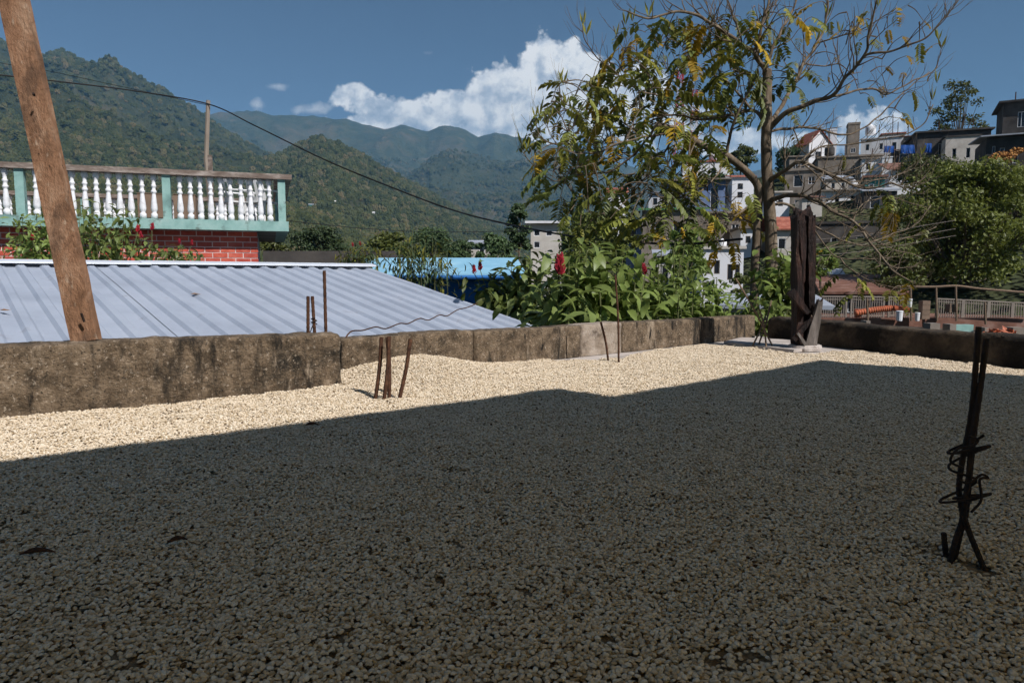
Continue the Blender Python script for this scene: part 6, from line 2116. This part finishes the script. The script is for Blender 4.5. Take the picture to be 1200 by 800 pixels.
# tarpaulins, railings and clutter on the slope
for (x0, x1, y0, y1, D, lab) in [(1036, 1048, 171, 179, 76, 'dark blue tarpaulin hung under the brown hilltop house'), (1056, 1072, 170, 180, 75, 'bright blue tarpaulin hung beside the pale posts'), (1084, 1092, 168, 179, 75, 'pale blue sheet hung at the end of the tarpaulins')]:
    m = MB()
    nx, nz = 10, 6
    vs = []
    for j in range(nz + 1):
        for i in range(nx + 1):
            p = at(x0 + (x1 - x0) * i / nx, y0 + (y1 - y0) * j / nz, D)
            vs.append(p + Vector((0, 0.12 * math.sin(i * 1.4 + j * .4) * (j / nz), 0.03 * math.sin(i * 2.1) * (j == nz))))
    m.add(vs, [(j * (nx + 1) + i, j * (nx + 1) + i + 1, (j + 1) * (nx + 1) + i + 1, (j + 1) * (nx + 1) + i) for j in range(nz) for i in range(nx)])
    tag(m.build('hung_tarpaulin', M_TARP), lab, 'tarpaulin', 'blue sheets on the slope')
leaf_mass([((at(x, y, 57).x, 57, at(x, y, 57).z), .5, .4, .3) for x, y in [(1168, 183), (1176, 181), (1184, 183), (1190, 178)]], 150, .22, 77)
dm = leaf_mass([((at(x, y, 56.5).x, 56.5, at(x, y, 56.5).z), .55, .4, .28) for x, y in [(1167, 184), (1175, 181), (1184, 183), (1191, 177), (1180, 187)]], 160, .22, 78)
tag(dm.build('dry_creeper', M_DRYORANGE), 'orange dry creeper hanging on the dark porch house', 'creeper')


def lattice_mast(label, px, pyb, pyt, D, w):
    b, t = at(px, pyb, D), at(px, pyt, D)
    root = thing('antenna_mast', label, 'mast', b)
    n = 7
    H = t.z - b.z
    for k in range(n):
        m = MB()
        z0, z1 = b.z + H * k / n, b.z + H * (k + 1) / n
        w0, w1 = w * (1 - .45 * k / n), w * (1 - .45 * (k + 1) / n)
        cs = [(-1, -1), (1, -1), (1, 1), (-1, 1)]
        P0 = [Vector((b.x + x * w0 / 2, D + y * w0 / 2, z0)) for x, y in cs]
        P1 = [Vector((b.x + x * w1 / 2, D + y * w1 / 2, z1)) for x, y in cs]
        for i in range(4):
            m.tube([P0[i], P1[i]], 0.07, 4)
            m.tube([P0[i], P1[(i + 1) % 4]], 0.045, 4)
            m.tube([P0[(i + 1) % 4], P1[i]], 0.045, 4)
            m.tube([P1[i], P1[(i + 1) % 4]], 0.045, 4)
        m.build('lattice_section', M_MASTRED if k % 2 == 0 else M_MASTWHITE, root)
    m = MB()
    m.tube([t, t + Vector((0, 0, H * .18))], .05, 5)
    m.build('antenna', M_MASTWHITE, root)
    for k in range(3):
        q = t + Vector((w * .5 * (k - 1), -w * .4, -H * .1 - .35 * k))
        MB().box(q, (.25, .18, .9)).build('panel_antenna', M_MASTWHITE, root)


lattice_mast('taller red and white lattice mast seen through the tree', 795, 190, 84, 150, 1.9)
lattice_mast('shorter red and white lattice mast beside the taller one', 812, 190, 106, 152, 1.7)

# ------------------------------------------------------------------ the railed terrace below, right
TY = 25.0
tz = at(1000, 372, TY).z
p0, p1 = at(948, 372, TY), at(1260, 372, TY + 0.5)
tb = thing('railed_terrace', 'neighbouring flat terrace with grey metal railings beyond the dark parapet', 'terrace', (p0.x + 3, TY + 2, GROUND_Z))
MB().prism([(p0.x - .3, TY - .2), (p1.x, TY - .2), (p1.x, TY + 3.6), (p0.x - .3, TY + 3.6)], GROUND_Z - .5, tz).build('deck', M_RUSTROOF, tb)
ry = TY + 0.05


def rail_run(xa, xb, ya, yb, y, n, ht, parent=tb, mat=None):
    a, b = at(xa, ya, y), at(xb, yb, y)
    a.z = b.z = 0
    za, zb_ = at(xa, ya, y).z, at(xb, yb, y).z
    for (dz, r) in ((0, 0.028), (-0.10, 0.016), (-ht + 0.07, 0.02)):
        MB().tube([Vector((a.x, y, za + dz)), Vector((b.x, y, zb_ + dz))], r, 5).build('rail', mat or M_RAILGREY, parent)
    for i in range(n + 1):
        t = i / n
        x, zt_ = a.x + (b.x - a.x) * t, za + (zb_ - za) * t
        post_ = i in (0, n)
        MB().box((x, y, zt_ - ht / 2), (0.06 if post_ else 0.026, 0.05 if post_ else 0.026, ht - 0.02 if not post_ else ht + .04)).build('post' if post_ else 'bar', mat or M_RAILGREY, parent)


rail_run(955, 992, 347.5, 347.5, ry, 14, 0.75)
rail_run(998, 1036, 347.5, 348, ry, 14, 0.75)
rail_run(1042, 1066, 348, 348.5, ry, 9, 0.72)
rail_run(1098, 1128, 350, 351.5, ry, 11, 0.78)
rail_run(1130, 1158, 351.5, 353, ry, 10, 0.8)
rail_run(1160, 1186, 353, 354.5, ry, 9, 0.8)
rail_run(1188, 1230, 354.5, 356.5, ry, 14, 0.8)
pr = MB()
pr.tube(smoothpath([at(x, y, TY - .9) for x, y in [(1056, 335.5), (1068, 336), (1098, 336), (1121, 335), (1150, 338.5), (1200, 342.5), (1240, 345)]], 5), 0.045, 6)
pr.build('pipe_rail', M_TWIG, tb)
for (x, y0, y1) in [(1068, 336, 376), (1098, 336, 376), (1121, 335, 376), (1012 + 5, 350, 376), (1155, 354, 380)]:
    a, b = at(x, y1, TY - .9), at(x - 1, y0, TY - .9)
    MB().tube([a, b], 0.04, 6).build('pipe_post', M_TWIG, tb)
# clutter on it
def ribbed_pipe(pts, r, label):
    P = smoothpath(pts, 16)
    tag(MB().tube(P, [r * (1 + (0.16 if i % 2 else -.05)) for i in range(len(P))], 10).build('ribbed_pipe', M_ORANGE), label, 'pipe')


ribbed_pipe([at(1002, 367, TY - .5), at(1025, 363, TY - .5), at(1045, 361, TY - .5)], 0.10, 'long orange ribbed pipe lying along the metal railing')
ribbed_pipe([at(1047, 361, TY - .6), at(1058, 362, TY - .6), at(1067, 363, TY - .6)], 0.09, 'short orange ribbed pipe end beside the long one')
for (x0, x1, y0, y1, D, mt, lab) in [(1078, 1088, 352, 374, 24.3, M_CARD, 'brown wooden crate standing on the railed terrace'), (1050, 1058, 364, 376, 24.2, M_HWHITE, 'white tub standing under the orange pipe'), (1072, 1078, 366, 376, 24.2, M_PLASTICW, 'white bucket beside the brown crate'),
                                     (1064, 1069, 350, 360, 24.1, M_PLASTICW, 'white jug hanging at the railing gap'), (1001, 1010, 362, 372, 24.6, M_TILE, 'clay pot under the railing'), (1110, 1120, 356, 366, 24.3, M_CARD, 'brown box behind the pipe posts')]:
    a, b = at(x0, y1, D), at(x1, y0, D)
    cx, w, h = (a.x + b.x) / 2, b.x - a.x, b.z - a.z
    m = MB()
    if mt in (M_CARD,):
        for k in range(4):
            m.box((cx, D, a.z + h * (k + .5) / 4), (w, w, h / 4 * .86))
        m.box((cx, D, a.z + h / 2), (w * .94, w * .94, h * .98))
    else:
        m.lathe((cx, D, a.z), [(w * .40, 0), (w * .44, h * .1), (w * .5, h * .86), (w * .53, h * .88), (w * .53, h * .97), (w * .45, h)], 12)
    tag(m.build('storage_crate' if mt is M_CARD else 'container', mt), lab, 'crate' if mt is M_CARD else 'container')
# nearer flat roof edge just past the dark parapet, with its little pillars
NY = 10.5
na, nb2 = at(955, 371, NY), at(1290, 397, NY - 2.6)
nr = thing('neighbour_roof', 'dark weathered flat roof edge with small pale pillars just past the dark parapet', 'roof', (na.x + 2, NY, GROUND_Z))
MB().prism([(na.x, na.y), (nb2.x, nb2.y), (nb2.x + 1.6, nb2.y + 3.5), (na.x + 1.6, na.y + 3.5)], GROUND_Z - .3, na.z - 0.30).build('roof_slab', M_CONC_DARK, nr)
for (x0, x1, y0, y1, mt) in [(1091, 1103, 379, 388, M_RAILGREY), (1114, 1122, 380, 390, M_RAILGREY), (1016, 1021, 376, 382, M_RAILGREY), (1155, 1160, 384, 392, M_RAILGREY), (1188, 1202, 384, 396, M_GREYCONC)]:
    D = NY - 0.9 - (x0 - 1000) * .004
    a, b = at(x0, y1, D), at(x1, y0, D)
    MB().box(((a.x + b.x) / 2, D + .1, (b.z + na.z - .5) / 2), (b.x - a.x, .16, b.z - na.z + .5)).build('pillar', mt, nr)
a, b = at(1124, 392, 9.1), at(1147, 381, 9.1)
MB().box(((a.x + b.x) / 2, 9.25, (a.z + b.z) / 2), (b.x - a.x, .1, b.z - a.z)).build('teal_panel', M_TEAL, nr)
hp = leaf_mass([((at(x, y, 8.9).x, 8.9, at(x, y, 8.9).z), .10, .10, .05) for x, y in [(1163, 390), (1172, 391), (1180, 390)]], 40, .09, 79)
tag(hp.build('cloth_heap', M_ORANGE), 'small heap of red cloths on the neighbouring roof edge', 'cloth')
# slack wires in front of the dark block house
for i, (ya, yb) in enumerate([(281, 262), (292, 272), (300, 280)]):
    tag(MB().tube(smoothpath([at(955, ya, 20), at(1020, (ya + yb) / 2 + 3, 20), at(1120, yb - 4, 20)], 6), 0.007, 5).build('slack_wire', M_RAILGREY), ['lowest', 'middle', 'topmost'][2 - i] + ' of three pale slack wires before the dark block house', 'wire', 'slack wires behind the post')
